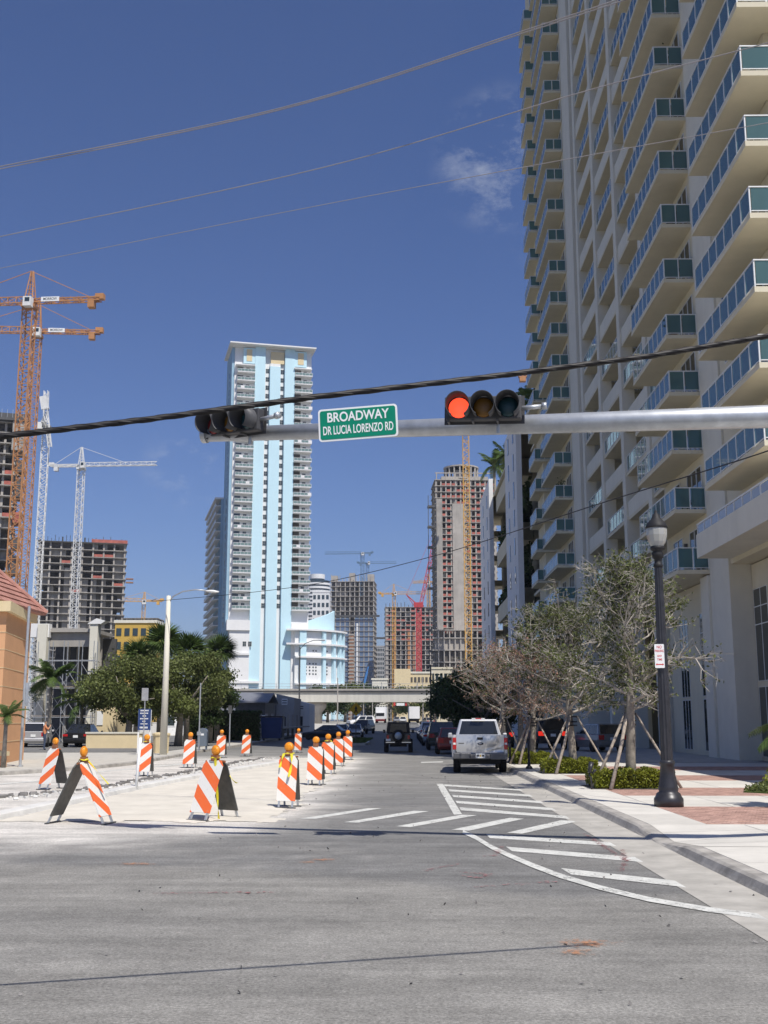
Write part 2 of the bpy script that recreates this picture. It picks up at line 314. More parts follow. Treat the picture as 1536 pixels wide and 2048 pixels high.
def asphalt():
    m = bpy.data.materials.new('asphalt'); m.use_nodes = True; t = m.node_tree; b = t.nodes['Principled BSDF']; N = t.nodes.new; K = t.links.new
    b.inputs['Roughness'].default_value = .88; b.inputs['Specular IOR Level'].default_value = .25
    g = N('ShaderNodeNewGeometry')
    def noise(sc, det=5, map_=None, ro=.6):
        n = N('ShaderNodeTexNoise'); n.inputs['Scale'].default_value = sc; n.inputs['Detail'].default_value = det; n.inputs['Roughness'].default_value = ro
        if map_:
            q = N('ShaderNodeMapping'); q.inputs['Rotation'].default_value = (0,0,map_[0]); q.inputs['Scale'].default_value = map_[1]; K(g.outputs['Position'], q.inputs[0]); K(q.outputs[0], n.inputs['Vector'])
        else: K(g.outputs['Position'], n.inputs['Vector'])
        return n.outputs['Fac']
    def rng_(s, a, b_, c, d):
        r = N('ShaderNodeMapRange'); r.inputs[1].default_value = a; r.inputs[2].default_value = b_; r.inputs[3].default_value = c; r.inputs[4].default_value = d; K(s, r.inputs[0]); return r.outputs[0]
    def mul(a, c):
        q = N('ShaderNodeMath'); q.operation = 'MULTIPLY'; K(a, q.inputs[0]); K(c, q.inputs[1]); return q.outputs[0]
    def mixc(f, a, c):
        x = N('ShaderNodeMix'); x.data_type = 'RGBA'; K(f, x.inputs['Factor'])
        for s, v in (('A', a), ('B', c)):
            if isinstance(v, tuple): x.inputs[s].default_value = (*v, 1)
            else: K(v, x.inputs[s])
        return x.outputs['Result']
    def attr(n): a = N('ShaderNodeAttribute'); a.attribute_name = n; return a.outputs['Fac']
    base = mixc(attr('old'), (.185,.183,.176), (.25,.242,.222))
    base = mixc(attr('dust'), base, (.63,.60,.55))
    f = mul(rng_(noise(.7, 8, None, .7), .32, .68, .84, 1.15), rng_(noise(34, 4, None, .8), .36, .64, .62, 1.36)); f = mul(f, rng_(noise(7, 6, None, .75), .34, .66, .86, 1.14))
    f = mul(f, rng_(noise(1.0, 8, (.22, (.22, 1.6, 1)), .68), .40, .64, 1.08, .80))        # tyre-swept streaks
    f = mul(f, rng_(noise(75, 2), .58, .70, 1, 1.55))                                  # pale chips of aggregate
    s = N('ShaderNodeVectorMath'); s.operation = 'SCALE'; K(base, s.inputs[0]); K(f, s.inputs['Scale']); K(s.outputs[0], b.inputs['Base Color'])
    bp = N('ShaderNodeBump'); bp.inputs['Strength'].default_value = .55; bp.inputs['Distance'].default_value = .012; K(noise(60, 4, None, .75), bp.inputs['Height']); K(bp.outputs[0], b.inputs['Normal'])
    return m
M['asphalt'] = asphalt()
x0, x1, y0, y1, st = -22.0, 9.0, 2.0, 74.0, .25
nx, ny = int((x1-x0)/st)+1, int((y1-y0)/st)+1
gx, gy = np.meshgrid(np.linspace(x0, x1, nx), np.linspace(y0, y1, ny)); X = gx.ravel(); Y = gy.ravel()
n_a = vnoise(X*.9, Y*.9, 3, 5); n_b = vnoise(X*.35, Y*.7, 40, 5); n_c = vnoise(X*2.2, Y*2.2, 60, 3)
sA, sB, sC = G(0, 1720), G(600, 1745), G(1100, 1790)
seam = np.interp(X, [sA.x, sB.x, sC.x], [sA.y, sB.y, sC.y])+(n_a-.5)*1.0
old = np.clip(sstep(.25, -.25, Y-seam)*.85+(n_b-.5)*.5, 0, 1)
old = np.maximum(old, .35*sstep(.5, .75, n_b)); old = np.maximum(old, .7*sstep(26, 40, Y))
edge = -2.35+.35*(n_b-.5)*4
d1 = np.exp(-np.clip(X-edge, 0, 9)/.55)*sstep(20, 23, Y)*sstep(64, 54, Y)*(.45+.9*n_a)
front = np.interp(X, [-22, -8, -5, -3, -1.6, -.6], [14.6, 15.4, 17.0, 19.0, 21.3, 24])
d2 = sstep(-1.8, 3.0, Y-front+(n_a-.5)*3.5)*sstep(-1.0, -3.4, X+(n_b-.5)*2)*sstep(30, 26, Y)*np.where(X < -7.6, 1-.75*sstep(21.8, 23.6, Y), 1)
d3 = .15*sstep(.5, .72, n_b)*sstep(-2.5, -6, X)*sstep(12, 15, Y)*sstep(40, 30, Y)
d4 = .10*sstep(.52, .7, n_c)*sstep(.45, .7, n_a)
dust = np.clip(np.maximum.reduce([d1, d2*(.55+.7*n_a), d3, d4]), 0, .95)
Z = .004*(n_b-.5)
me = bpy.data.meshes.new('road'); idx = np.arange(nx*ny).reshape(ny, nx)
q = np.stack([idx[:-1,:-1], idx[:-1,1:], idx[1:,1:], idx[1:,:-1]], -1).reshape(-1,4)
me.from_pydata(np.stack([X,Y,Z],1).tolist(), [], q.tolist())
for nm, ar in (('old', old), ('dust', dust)):
    a = me.attributes.new(nm, 'FLOAT', 'POINT'); a.data.foreach_set('value', ar.astype(np.float32))
me.materials.append(M['asphalt']); me.update()
road = put(me, 'road', kind='structure')
rb = MB(); strip(rb, -90, 90, -.02, -60, 115); strip(rb, -13, 8, -.02, 115, 700)
put(rb.mesh('road_base', M['asphalt']), 'road_base', road)
def flat(mb, pts, z=.006): return mb.add([(*G(px, py).xy, z) for px, py in pts], [tuple(range(len(pts)-1, -1, -1))])
def ribbon(pts, th, z=.007):                      # a painted line given by points along its upper edge and its thickness in the photo's pixels
    mb = MB(); a = [G(px, py) for px, py in pts]; b = [G(px-t*.15, py+t) for (px, py), t in zip(pts, th)]
    for i in range(len(a)-1): mb.add([(*a[i].xy, z), (*b[i].xy, z), (*b[i+1].xy, z), (*a[i+1].xy, z)], [(0,1,2,3)])
    return mb
def worn(mb): return mb
stripes_px = [[(598,1638),(735,1617),(764,1617),(632,1638)], [(688,1645),(828,1622),(858,1623),(716,1646)], [(792,1653),(924,1630),(954,1631),(820,1655)],
    [(903,1660),(1020,1636),(1048,1638),(938,1662)], [(1014,1666),(1122,1641),(1156,1643),(1044,1668)],
    [(873,1568),(886,1568),(924,1629),(908,1630)], [(888,1569),(1058,1580),(1060,1583),(889,1572.5)], [(897,1579),(1078,1591),(1082,1595),(899,1583)],
    [(904,1590),(1100,1604),(1106,1608.5),(907,1594.5)], [(911,1602),(1125,1618),(1130,1623),(914,1607)], [(919,1615),(1150,1634),(1156,1639.5),(922,1621)],
    [(972,1669),(1256,1688),(1266,1695),(980,1677)], [(1012,1694),(1308,1718),(1320,1728),(1024,1703)], [(1122,1737),(1386,1766),(1404,1779),(1142,1750)],
    [(0,1567),(130,1557),(130,1559),(0,1569.5)], [(165,1546),(420,1522),(420,1524),(165,1548)], [(842,1524),(886,1523),(886,1525),(842,1526)]]
for p in stripes_px: put(flat(MB(), p).mesh('road_stripe', M['paint']), 'road_stripe', road)
put(ribbon([(926,1661),(952,1672),(985,1692),(1020,1708),(1065,1727),(1120,1748),(1200,1772),(1300,1796),(1420,1816),(1620,1842)], [7,8,8,8.5,9,9,9,9,9.5,10], .009).mesh('road_stripe', M['paint']), 'road_stripe', road)
M['spray_o'] = mat('orange spray paint', (.56,.25,.11), .8, var=.3, scale=20); M['spray_r'] = mat('red spray paint', (.36,.16,.16), .8, var=.3, scale=20)

def fuzzy(m, sc=15):
    t = m.node_tree; o = t.nodes['Material Output']; b = t.nodes['Principled BSDF']; N = t.nodes.new; K = t.links.new; c = N('ShaderNodeTexCoord'); n = N('ShaderNodeTexNoise'); n.inputs['Scale'].default_value = sc; n.inputs['Detail'].default_value = 6; n.inputs['Roughness'].default_value = .75
    g = N('ShaderNodeNewGeometry'); K(g.outputs['Position'], n.inputs['Vector']); v = N('ShaderNodeVectorMath'); v.operation = 'DISTANCE'; v.inputs[1].default_value = (.5,.5,.5); K(c.outputs['Generated'], v.inputs[0])
    a = N('ShaderNodeMapRange'); a.inputs[1].default_value = .05; a.inputs[2].default_value = .52; a.inputs[3].default_value = .10; a.inputs[4].default_value = -.25; K(v.outputs['Value'], a.inputs[0]); q = N('ShaderNodeMath'); q.operation = 'ADD'; K(a.outputs[0], q.inputs[0]); K(n.outputs['Fac'], q.inputs[1])
    r = N('ShaderNodeMapRange'); r.inputs[1].default_value = .50; r.inputs[2].default_value = .66; r.inputs[4].default_value = .65; K(q.outputs[0], r.inputs[0]); tr = N('ShaderNodeBsdfTransparent'); ms = N('ShaderNodeMixShader'); K(r.outputs[0], ms.inputs[0]); K(tr.outputs[0], ms.inputs[1]); K(b.outputs[0], ms.inputs[2]); K(ms.outputs[0], o.inputs[0])
fuzzy(M['spray_o']); wear(M['spray_r'], .42, .6, 22)
def spray(pts, m, n=1, wdt=.035, seed=0, z=.011):      # a dabbed spray mark: many ragged flecks
    r = random.Random(seed); mb = MB()
    P = [G(*p) for p in pts]
    for a, b in zip(P, P[1:]):
        k = max(2, int((b-a).length/.025))
        for i in range(k):
            for j in range(n):
                if r.random() < .35: continue
                c = a.lerp(b, (i+r.random())/k); w_ = wdt*r.uniform(.4, 1.4)*(1+n*.5); c = c+Vector((r.gauss(0, wdt*n*.6), r.gauss(0, wdt*n*.8), 0))
                t = [r.uniform(0, 6.28)+q for q in (0, 1.5, 3.1, 4.6)]
                mb.add([(c.x+math.cos(u)*w_*r.uniform(.5, 1.5), c.y+math.sin(u)*w_*r.uniform(.4, 1.1), z) for u in sorted(v % 6.28 for v in t)], [(0,1,2,3)])
    return mb
sp = MB()
for i, p in enumerate([[(1085,1895),(1170,1886),(1250,1882)], [(1120,1912),(1180,1900)], [(600,1722),(690,1719)], [(590,1727),(640,1724)], [(215,1726),(330,1732)]]):
    a_, b_ = G(*p[0]), G(*p[-1]); w_ = .24 if i < 2 else .16; nv = Vector((-(b_-a_).y, (b_-a_).x, 0)).normalized()*w_; a_ -= (b_-a_)*.1; b_ += (b_-a_)*.1; put(MB().add([(*(a_-nv).xy,.011),(*(b_-nv).xy,.011),(*(b_+nv).xy,.011),(*(a_+nv).xy,.011)], [(0,1,2,3)]).mesh('paint_mark', M['spray_o']), 'paint_mark', road)
for i, p in enumerate([[(1168,1668),(1252,1722),(1240,1745)], [(915,1745),(980,1750),(955,1758),(925,1752)], [(945,1776),(1120,1764)], [(1005,1695),(990,1712),(962,1714)], [(300,1788),(545,1786)], [(1245,1700),(1252,1724)], [(850,1742),(920,1728)]]):
    put(spray(p, 0, 2, .016, 30+i).mesh('paint_mark', M['spray_r']), 'paint_mark', road)
# raised pavement on the right, with kerb, gutter, concrete slabs and clay paver bands
KX = 4.02
def kh(y): return .14-.11*max(0, 1-abs(y-18.2)/1.7) if abs(y-18.2) < 1.69 else .14
yk = [9.5, 11, 13, 15, 16.5, 17.35, 18.2, 19.05, 19.9, 21, 22, 24, 26, 28, 30, 32, 35, 38, 42, 46, 50, 56, 62, 70, 80, 90, 100, 112]+list(range(120, 320, 12))
kb = MB(); prof = [(-.10, -.05), (-.06, .35), (-.02, .82), (.03, 1.0), (.20, 1.0), (.20, -.3)]
vs = [(KX+px, y, gz(y)+(kh(y)*pz)) for y in yk for px, pz in prof]; kn = len(prof)
kb.add(vs, [(i*kn+j, i*kn+j+1, (i+1)*kn+j+1, (i+1)*kn+j) for i in range(len(yk)-1) for j in range(kn-1)]); struct(kb, 'kerb', M['kerb'])
gt = MB()
for a, b in zip(yk, yk[1:]): gt.quad((KX-.85,a,gz(a)+.005),(KX-.07,a,gz(a)+.014),(KX-.07,b,gz(b)+.014),(KX-.85,b,gz(b)+.005))
struct(gt, 'gutter', M['gutter'])
sw = MB()
yb = [9.5, 11, 15, 16.5, 17.35, 18.2, 19.05, 19.9, 22, 48]
for a, b in zip(yb, yb[1:]):
    sw.quad((KX+.2,a,kh(a)-.012),(KX+2,a,.118),(KX+2,b,.118),(KX+.2,b,kh(b)-.012)); sw.quad((KX+2,a,.118),(60,a,.118),(60,b,.118),(KX+2,b,.118))
strip(sw, KX+.2, 60, .13, 48, 320)
side = struct(sw, 'sidewalk', M['joint'])
slabm = {}
def slab(x, y, sx, sy):
    k = (round(sx, 2), round(sy, 2))
    if k not in slabm: slabm[k] = MB().box(.010, .010, -.06, sx-.010, sy-.010, 0).mesh('slab', M['slab'])
    put(slabm[k], 'slab', side, (x, y, .14+rnd.uniform(-.0015, .0015)))
bands = [(9.5,16.4,'c'),(20.0,24.0,'b'),(24.0,27.4,'c'),(27.4,30.6,'b'),(30.6,34.2,'c'),(34.2,37.4,'b'),(37.4,41.0,'c'),(41.0,44.4,'b'),(44.4,48,'c')]
def rampslab(x, y, sx, sy):
    f = lambda yy: kh(yy)+.002
    m = MB(); a, b, c, d = (x+.006, y+.006, f(y)), (x+sx-.006, y+.006, .14), (x+sx-.006, y+sy-.006, .14), (x+.006, y+sy-.006, f(y+sy))
    m.quad(a, b, c, d); put(m.mesh('slab', M['slab']), 'slab', side)
for q in range(4):
    yy = 16.5+q*.85; rampslab(KX+.2, yy, 1.6, .85)
    for i in range(6): slab(KX+1.8+i*1.6, yy, 1.6, .85)
slab(KX+.2, 16.4, 11, .1); slab(KX+.2, 19.9, 11, .1)
bpts = []
for a, b, k in bands:
    n = max(1, round((b-a)/1.6)); sy = (b-a)/n
    for i in range(n):
        slab(KX+.2, a+i*sy, 1.0, sy)
        if k == 'c':
            for j in range(7): slab(KX+1.2+j*1.6, a+i*sy, 1.6, sy)
    if k == 'b':
        r_ = 0; y = a
        while y < b-.05:
            x = KX+1.2-(r_ % 2)*.1
            while x < KX+11.5:
                xa = max(x, KX+1.2); xb = min(x+.2, KX+11.5)
                if xb-xa > .05: bpts.append((xa, y, xb-xa))
                x += .2
            y += .1; r_ += 1
bm = {}
bpts.sort(key=lambda p: p[1]+.02*abs(p[0]-6))
far = MB()
for i, (x, y, s) in enumerate(bpts):
    if i < 300:
        k = round(s, 2)
        if k not in bm: bm[k] = [MB().box(.004,.004,-.05,k-.004,.096,0).mesh('brick', mat('clay paver', c, .9, var=.2, scale=5, bump=.2, bscale=90)) for c in ((.43,.27,.22), (.50,.33,.27), (.38,.25,.21), (.47,.29,.22))]
        put(bm[k][rnd.randrange(4)], 'brick', side, (x, y, .139+rnd.uniform(-.003, .002)))
    else:
        z = .139+rnd.uniform(-.003, .002); far.box(x+.004, y+.004, .10, x+s-.004, y+.096, z)
put(far.mesh('brick_field', M['brick']), 'brick_field', side, kind='stuff')
wide = MB(); wide.box(KX+12.4, 9.6, .06, 60, 47.9, .136); put(wide.mesh('forecourt', M['slab']), 'forecourt', side)
dr = MB(); dr.box(KX+1.3, 48.3, .1, 15.3, 118, .144); put(dr.mesh('driveway', M['gutter']), 'driveway', side)
# left pavement, its kerb and the parking court behind
lp = [G(-60,1556), G(0,1551), G(110,1544), G(200,1537), G(260,1531), G(330,1519), G(400,1505)]
lpx = [(p.x, p.y) for p in lp]+[(-12.0, 80), (-12.0, 115)]
lk = MB(); ls = MB()
for (ax, ay), (bx, by) in zip(lpx, lpx[1:]):
    ls.quad((-60, ay, .128), (ax-.15, ay, .128), (bx-.15, by, .128), (-60, by, .128))
    for z0_, z1_, o0, o1 in ((-.02, .12, .02, 0), (.12, .14, 0, -.05), (.14, .14, -.05, -.2)):
        lk.quad((ax+o0, ay, z0_), (bx+o0, by, z0_), (bx+o1, by, z1_), (ax+o1, ay, z1_))
strip(ls, -60, -12.1, .128, 115, 320); strip(lk, -12.1, -11.9, .14, 115, 320)
struct(ls, 'left_sidewalk', M['concrete']); struct(lk, 'left_kerb', M['kerb'])
pk = MB(); pk.box(-60, 63, .1, -13.6, 150, .15); struct(pk, 'parking_lot', M['asphalt'])
# excavated median filled with limerock, its white ribbon kerb and the broken asphalt edge
mx0, mx1, my0, my1, ms = -8.6, -1.8, 20.6, 62, .12
nx, ny = int((mx1-mx0)/ms)+1, int((my1-my0)/ms)+1
gx, gy = np.meshgrid(np.linspace(mx0, mx1, nx), np.linspace(my0, my1, ny)); nn = vnoise(gx*1.3, gy*1.3, 90, 5); n2 = vnoise(gx*4, gy*4, 95, 3)
rk = [G(-40,1646), G(0,1640), G(130,1612), G(275,1580), G(420,1552), G(560,1528), G(600,1515)]
lx = np.interp(gy, [p.y for p in rk], [p.x for p in rk])
zz = .012+.05*(nn-.35)+.02*(n2-.5)
ins = (gx > lx)&(gx < -2.4+.9*(nn-.5)+.5*(n2-.5))&(gy > 21.6+1.5*(nn-.5)+.6*(n2-.5))&(gy < 58)
edgef = np.clip(np.minimum.reduce([(gx-lx)*2, (-2.4+.9*(nn-.5)-gx)*1.6, (gy-21.6-1.5*(nn-.5))*1.5]), 0, 1); zz = .003+(zz-.003)*edgef
idx = np.arange(nx*ny).reshape(ny, nx); q = np.stack([idx[:-1,:-1], idx[:-1,1:], idx[1:,1:], idx[1:,:-1]], -1)[(ins[:-1,:-1]&ins[1:,1:]&ins[:-1,1:]&ins[1:,:-1])]
me = bpy.data.meshes.new('median_fill'); me.from_pydata(np.stack([gx.ravel(), gy.ravel(), zz.ravel()], 1).tolist(), [], q.tolist()); me.materials.append(M['limerock']); me.update()
me.polygons.foreach_set('use_smooth', [True]*len(me.polygons)); put(me, 'median_fill', kind='structure')
rbk = MB(); w_ = .42
for a, b in zip(rk, rk[1:]):
    d = (b-a).normalized(); nrm = Vector((-d.y, d.x, 0)); pr = [(0,-.02),(.03,.09),(.08,.11),(w_-.05,.11),(w_,.02),(w_,-.02)]
    for (o0, h0), (o1, h1) in zip(pr, pr[1:]):
        rbk.quad(a+nrm*o0+Vector((0,0,h0)), b+nrm*o0+Vector((0,0,h0)), b+nrm*o1+Vector((0,0,h1)), a+nrm*o1+Vector((0,0,h1)))
struct(rbk, 'ribbon_kerb', M['limewhite'])
be = [G(*p) for p in [(-60,1602),(0,1596),(103,1585),(200,1577),(281,1561),(344,1551),(419,1537),(470,1526),(530,1517)]]
ru = MB(); rw = MB()
for a, b in zip(be, be[1:]):
    n = int((b-a).length/.10)
    for i in range(n):
        c = a.lerp(b, (i+rnd.random())/n)+Vector((rnd.gauss(0,.10), rnd.gauss(0,.08), 0)); s = rnd.uniform(.03,.12)
        ru.cbox(c+Vector((0,0,s*.25)), (s*1.5, s, s*.8), 0, Matrix.Rotation(rnd.uniform(0,3), 3, 'Z') @ Matrix.Rotation(rnd.uniform(-.5,.5), 3, 'X'))
        if rnd.random() < .7:
            c = c+Vector((rnd.uniform(.15,.8), rnd.gauss(0,.3), 0)); s = rnd.uniform(.02,.09); rw.cbox(c+Vector((0,0,s*.3)), (s,s*1.2,s*.7), 0, Matrix.Rotation(rnd.uniform(0,3), 3, 'Z') @ Matrix.Rotation(rnd.uniform(-.6,.6), 3, 'Y'))
o = single(ru, 'asphalt_rubble', M['rubble'], 'jagged dark line of broken asphalt along the edge of the dug up median', 'rubble', kind='stuff')
o = single(rw, 'limestone_crumbs', M['limewhite'], 'loose white limestone crumbs beside the broken asphalt edge', 'gravel', kind='stuff')
# grassed island further up the street
isl = MB(); ip = [(-6.9,90),(-6.5,87.5),(-4.5,86.5),(-2.9,88),(-2.7,92),(-3.4,112),(-6.2,112)]
isl.prism(ip, 2, -.02, .15); island = struct(isl, 'median_island', M['limewhite'])
ig = [( -4.75+(x+4.75)*.86, 98+(y-98)*.975) for x, y in ip]; g2 = MB(); g2.prism(ig, 2, .1, .17); put(g2.mesh('turf', M['grass']), 'turf', island)
bl = []
for i in range(5000):
    x = rng.uniform(-6.6,-2.9); y = rng.uniform(88,111.5); bl.append((x,y,.19))
single(MB(), 'island_grass', M['grass'], 'short dark green grass on the narrow street island', 'grass', kind='stuff').data = leafmesh('island_grass', bl, .16, rng, M['grass'], 2.5, .3)
# ------------------------------------------------------------------ condominium tower on the right
T = thing('condominium_tower', 'tall beige apartment tower with green glass balconies rising on the right', 'building', (15, 54, 0))
FH = 3.0; Z0 = 9.1; XF = 13.4; XW = 14.95
wl = MB()
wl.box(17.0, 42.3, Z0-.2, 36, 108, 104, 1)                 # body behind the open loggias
wl.box(15.0, 42.3, Z0-.2, 16.98, 51.0, 104); wl.box(14.96, 54.25, Z0-.2, 16.97, 62.9, 104); wl.box(15.0, 96.45, 0, 16.98, 108, 104)
wl.box(13.9, 108.02, 0, 30, 113, 104)
wl.box(15.9, 28, .1, 16.9, 50.98, Z0-.25); wl.box(15.4, 55.65, .1, 16.9, 65, Z0-.25); wl.box(16.92, 28, .1, 36, 64.5, Z0-.24)
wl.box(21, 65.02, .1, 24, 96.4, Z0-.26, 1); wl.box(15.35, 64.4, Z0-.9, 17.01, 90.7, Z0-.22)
wpart(wl, 'wall', [M['cream'], M['loggia']], T)
for (ya, yb_, xa) in ((51.02, 54.2, 14.9), (54.22, 55.6, 14.78)): wpart(MB().box(xa, ya, 0.1, 17.02, yb_, 104 if yb_ < 54.21 else Z0-.3), 'pilaster', M['creamlt'], T)
wpart(MB().box(14.75, 90.8, .1, 17.03, 94.6, 104), 'pilaster', M['creamlt'], T); wpart(MB().box(15.0, 94.62, .1, 17.03, 96.43, 104), 'pilaster', M['creamlt'], T)
for y in (65.6, 73.2, 81.0, 88.9): wpart(MB().box(14.85, y, .1 if y != 88.9 else Z0, 15.7, y+.95, 104), 'column', M['creamlt'], T)
SH = {}
def bal_proto(key, depth, length, nl, nd, post=.05, ends=(1, 0)):
    # local: x 0 = wall side .. -depth = street side, y 0 = near end .. length
    s = MB().box(-depth, 0, -.2, 0, length, 0); SH[key+'s'] = s.mesh('balcony', M['cream'])
    r = MB(); xf = -depth+.05; ye = length-.05
    r.box(xf-.03, .02, 1.06, xf+.03, ye+.03, 1.11); r.box(xf-.02, .02, .08, xf+.02, ye, .115)
    for i in range(nl+1): y = .05+(ye-.05)*i/nl; r.box(xf-.025, y-.03, .005, xf+.025, y+.03, 1.06)
    for yy_, f in ((.05, ends[0]), (ye, ends[1])):
        if f:
            r.box(xf+.03, yy_-.03, 1.06, 0, yy_+.03, 1.108); r.box(xf+.03, yy_-.02, .08, 0, yy_+.02, .113)
            for i in range(1, nd+1): x = xf+(0-xf)*i/nd-.03; r.box(x-.025, yy_-.025, .005, x+.025, yy_+.025, 1.06)
    SH[key+'r'] = r.mesh('railing', M['rail'])
    SH[key+'f'] = MB().box(-.005, .05, 0, .005, (ye-.05)/nl-.05, .93).mesh('glass_panel', M['balglass'])
    SH[key+'e'] = MB().box(.04, -.005, 0, -xf/nd-.05, .005, .93).mesh('glass_panel', M['balglass'])
    j = MB()
    for i in range(nl): y = .05+(ye-.05)*i/nl; j.box(xf-.005, y+.05, .12, xf+.005, y+(ye-.05)/nl-.05, 1.05)
    SH[key+'j'] = j.mesh('glass_panels', M['balglass']); SH[key] = (xf, ye, nl, nd, ends)
def balcony(key, y0_, z, single_front=True):
    b = put(SH[key+'s'], 'balcony', T, Vector((XW+.02, y0_, z))-WL[T.name]); xf, ye, nl, nd, ends = SH[key]
    put(SH[key+'r'], 'railing', b)
    if single_front:
        for i in range(nl): put(SH[key+'f'], 'glass_panel', b, (xf, .05+(ye-.05)*i/nl, .12))
    else: put(SH[key+'j'], 'glass_panels', b, kind='stuff')
    for yy_, f in ((.05, ends[0]), (ye, ends[1])):
        if f:
            for i in range(nd): put(SH[key+'e'], 'glass_panel', b, (xf-xf*i/nd, yy_, .12))
    return b
bal_proto('B', XW+.02-XF, 8.3, 8, 2); bal_proto('D', XW+.02-XF, 9.4, 9, 2); bal_proto('E', XW+.02-13.0, 5.0, 5, 2)
for k in range(13): balcony('B', 54.4, Z0+FH*k)
for k in range(-1, 23): balcony('D', 96.6, Z0+FH*k, False)
for k in range(-1, 23): balcony('E', 107.6, Z0+FH*k, False)
# corner balconies that wrap round the near end
ca = MB().prism([(13.4-XW,-1.5),(30-XW,-1.5),(30-XW,.28),(0.03,.28),(0.03,6.8),(13.4-XW,6.8)], 2, -.22, 0).mesh('balcony', M['cream'])
r = MB(); xf = 13.45-XW
r.box(xf-.03,-1.48,1.06,xf+.03,6.75,1.11); r.box(xf-.02,-1.45,.08,xf+.02,6.7,.115); r.box(xf+.03,-1.48,1.06,14,-1.42,1.11); r.box(xf+.03,-1.47,.08,14,-1.43,.115)
for i in range(8): y = -1.42+8.1*i/7; r.box(xf-.025,y-.03,.005,xf+.025,y+.03,1.06)
for i in range(1, 13): x = xf+1.15*i; r.box(x-.03,-1.475,.005,x+.03,-1.425,1.06)
car_ = r.mesh('railing', M['rail'])
pf = MB().box(-.005,.05,0,.005,8.1/7-.05,.93).mesh('glass_panel', M['balglass']); pe = MB().box(.05,-.005,0,1.10,.005,.93).mesh('glass_panel', M['balglass'])
for k in range(1, 14):
    b = put(ca, 'balcony', T, Vector((XW, 42.0, Z0+FH*k))-WL[T.name]); put(car_, 'railing', b)
    for i in range(7): put(pf, 'glass_panel', b, (xf, -1.42+8.1*i/7, .12))
    for i in range(4): put(pe, 'glass_panel', b, (xf+1.15*i, -1.45, .12))
# sliding doors behind the balconies
def door_mesh(w_, h, n):
    m = MB()
    for i in range(n): m.box(-.02, .05+w_*i/n, .06, .0, w_*(i+1)/n-.05, h-.05, 1)
    m.box(-.05,0,h-.05,0,w_,h); m.box(-.05,0,0,0,w_,.06)
    for i in range(n+1): y = w_*i/n; m.box(-.05, y-.04+(.04 if i == 0 else 0), .06, 0, y+.04-(.04 if i == n else 0), h-.05)
    return m.mesh('sliding_door', [M['rail'], M['winglass']])
d2 = door_mesh(2.0, 2.35, 2); d3 = door_mesh(2.8, 2.35, 3); sc = MB().cbox((-.08,0,0),(.16,.16,.28)).mesh('wall_lamp', M['steel'])
for k in range(0, 13):
    for y, d in ((54.9, d3), (59.2, d2)):
        put(d, 'sliding_door', T, Vector((14.955, y, Z0+FH*k+.002))-WL[T.name])
    put(sc, 'wall_lamp', T, Vector((14.955, 58.4, Z0+FH*k+1.75))-WL[T.name])
    if k:
        for y, d in ((43.2, d3), (48.0, d2)): put(d, 'sliding_door', T, Vector((14.998, y, Z0+FH*k+.002))-WL[T.name])
for k in range(-1, 22):
    for y, d in ((97.2, d3), (102.3, d2)): put(d, 'sliding_door', T, Vector((14.998, y, Z0+FH*k+.002))-WL[T.name])
# loggia bays: floor slab, then glass railing or solid parapet, alternating from bay to bay
bays = [(62.92, 65.58), (66.57, 73.18), (74.17, 80.98), (81.97, 88.88)]
lg = {}
for bi, (ya, yb_) in enumerate(bays):
    L_ = yb_-ya; lg[bi, 's'] = MB().box(0, 0, -.22, 2.0, L_, 0).mesh('loggia_floor', M['cream'])
    lg[bi, 'p'] = MB().box(0, 0.003, .003, .14, L_-.003, 1.02).mesh('parapet', M['creamlt'])
    n = max(2, round(L_/1.15)); rr = MB(); gg = MB(); rr.box(.02,.01,1.06,.08,L_-.01,1.11); rr.box(.03,.01,.08,.07,L_-.01,.115)
    for i in range(n+1): y = .04+(L_-.08)*i/n; rr.box(.025,y-.03,.004,.075,y+.03,1.06)
    for i in range(n): gg.box(.045,.09+(L_-.08)*i/n,.12,.055,(L_-.08)*(i+1)/n-.01,1.05)
    lg[bi, 'r'] = rr.mesh('railing', M['rail']); lg[bi, 'g'] = gg.mesh('glass_panels', M['balglass'])
    lg[bi, 'd'] = door_mesh(1.7, 2.3, 2)
    for k in range(0, 23):
        s = put(lg[bi, 's'], 'loggia_floor', T, Vector((14.97, ya, Z0+FH*k))-WL[T.name])
        if (k+bi) % 2 == 1 or k == 0: put(lg[bi, 'p'], 'parapet', s)
        else: put(put(lg[bi, 'r'], 'railing', s) and lg[bi, 'g'], 'glass_panels', s)
        put(lg[bi, 'd'], 'sliding_door', s, (1.98, L_*.3, .01))
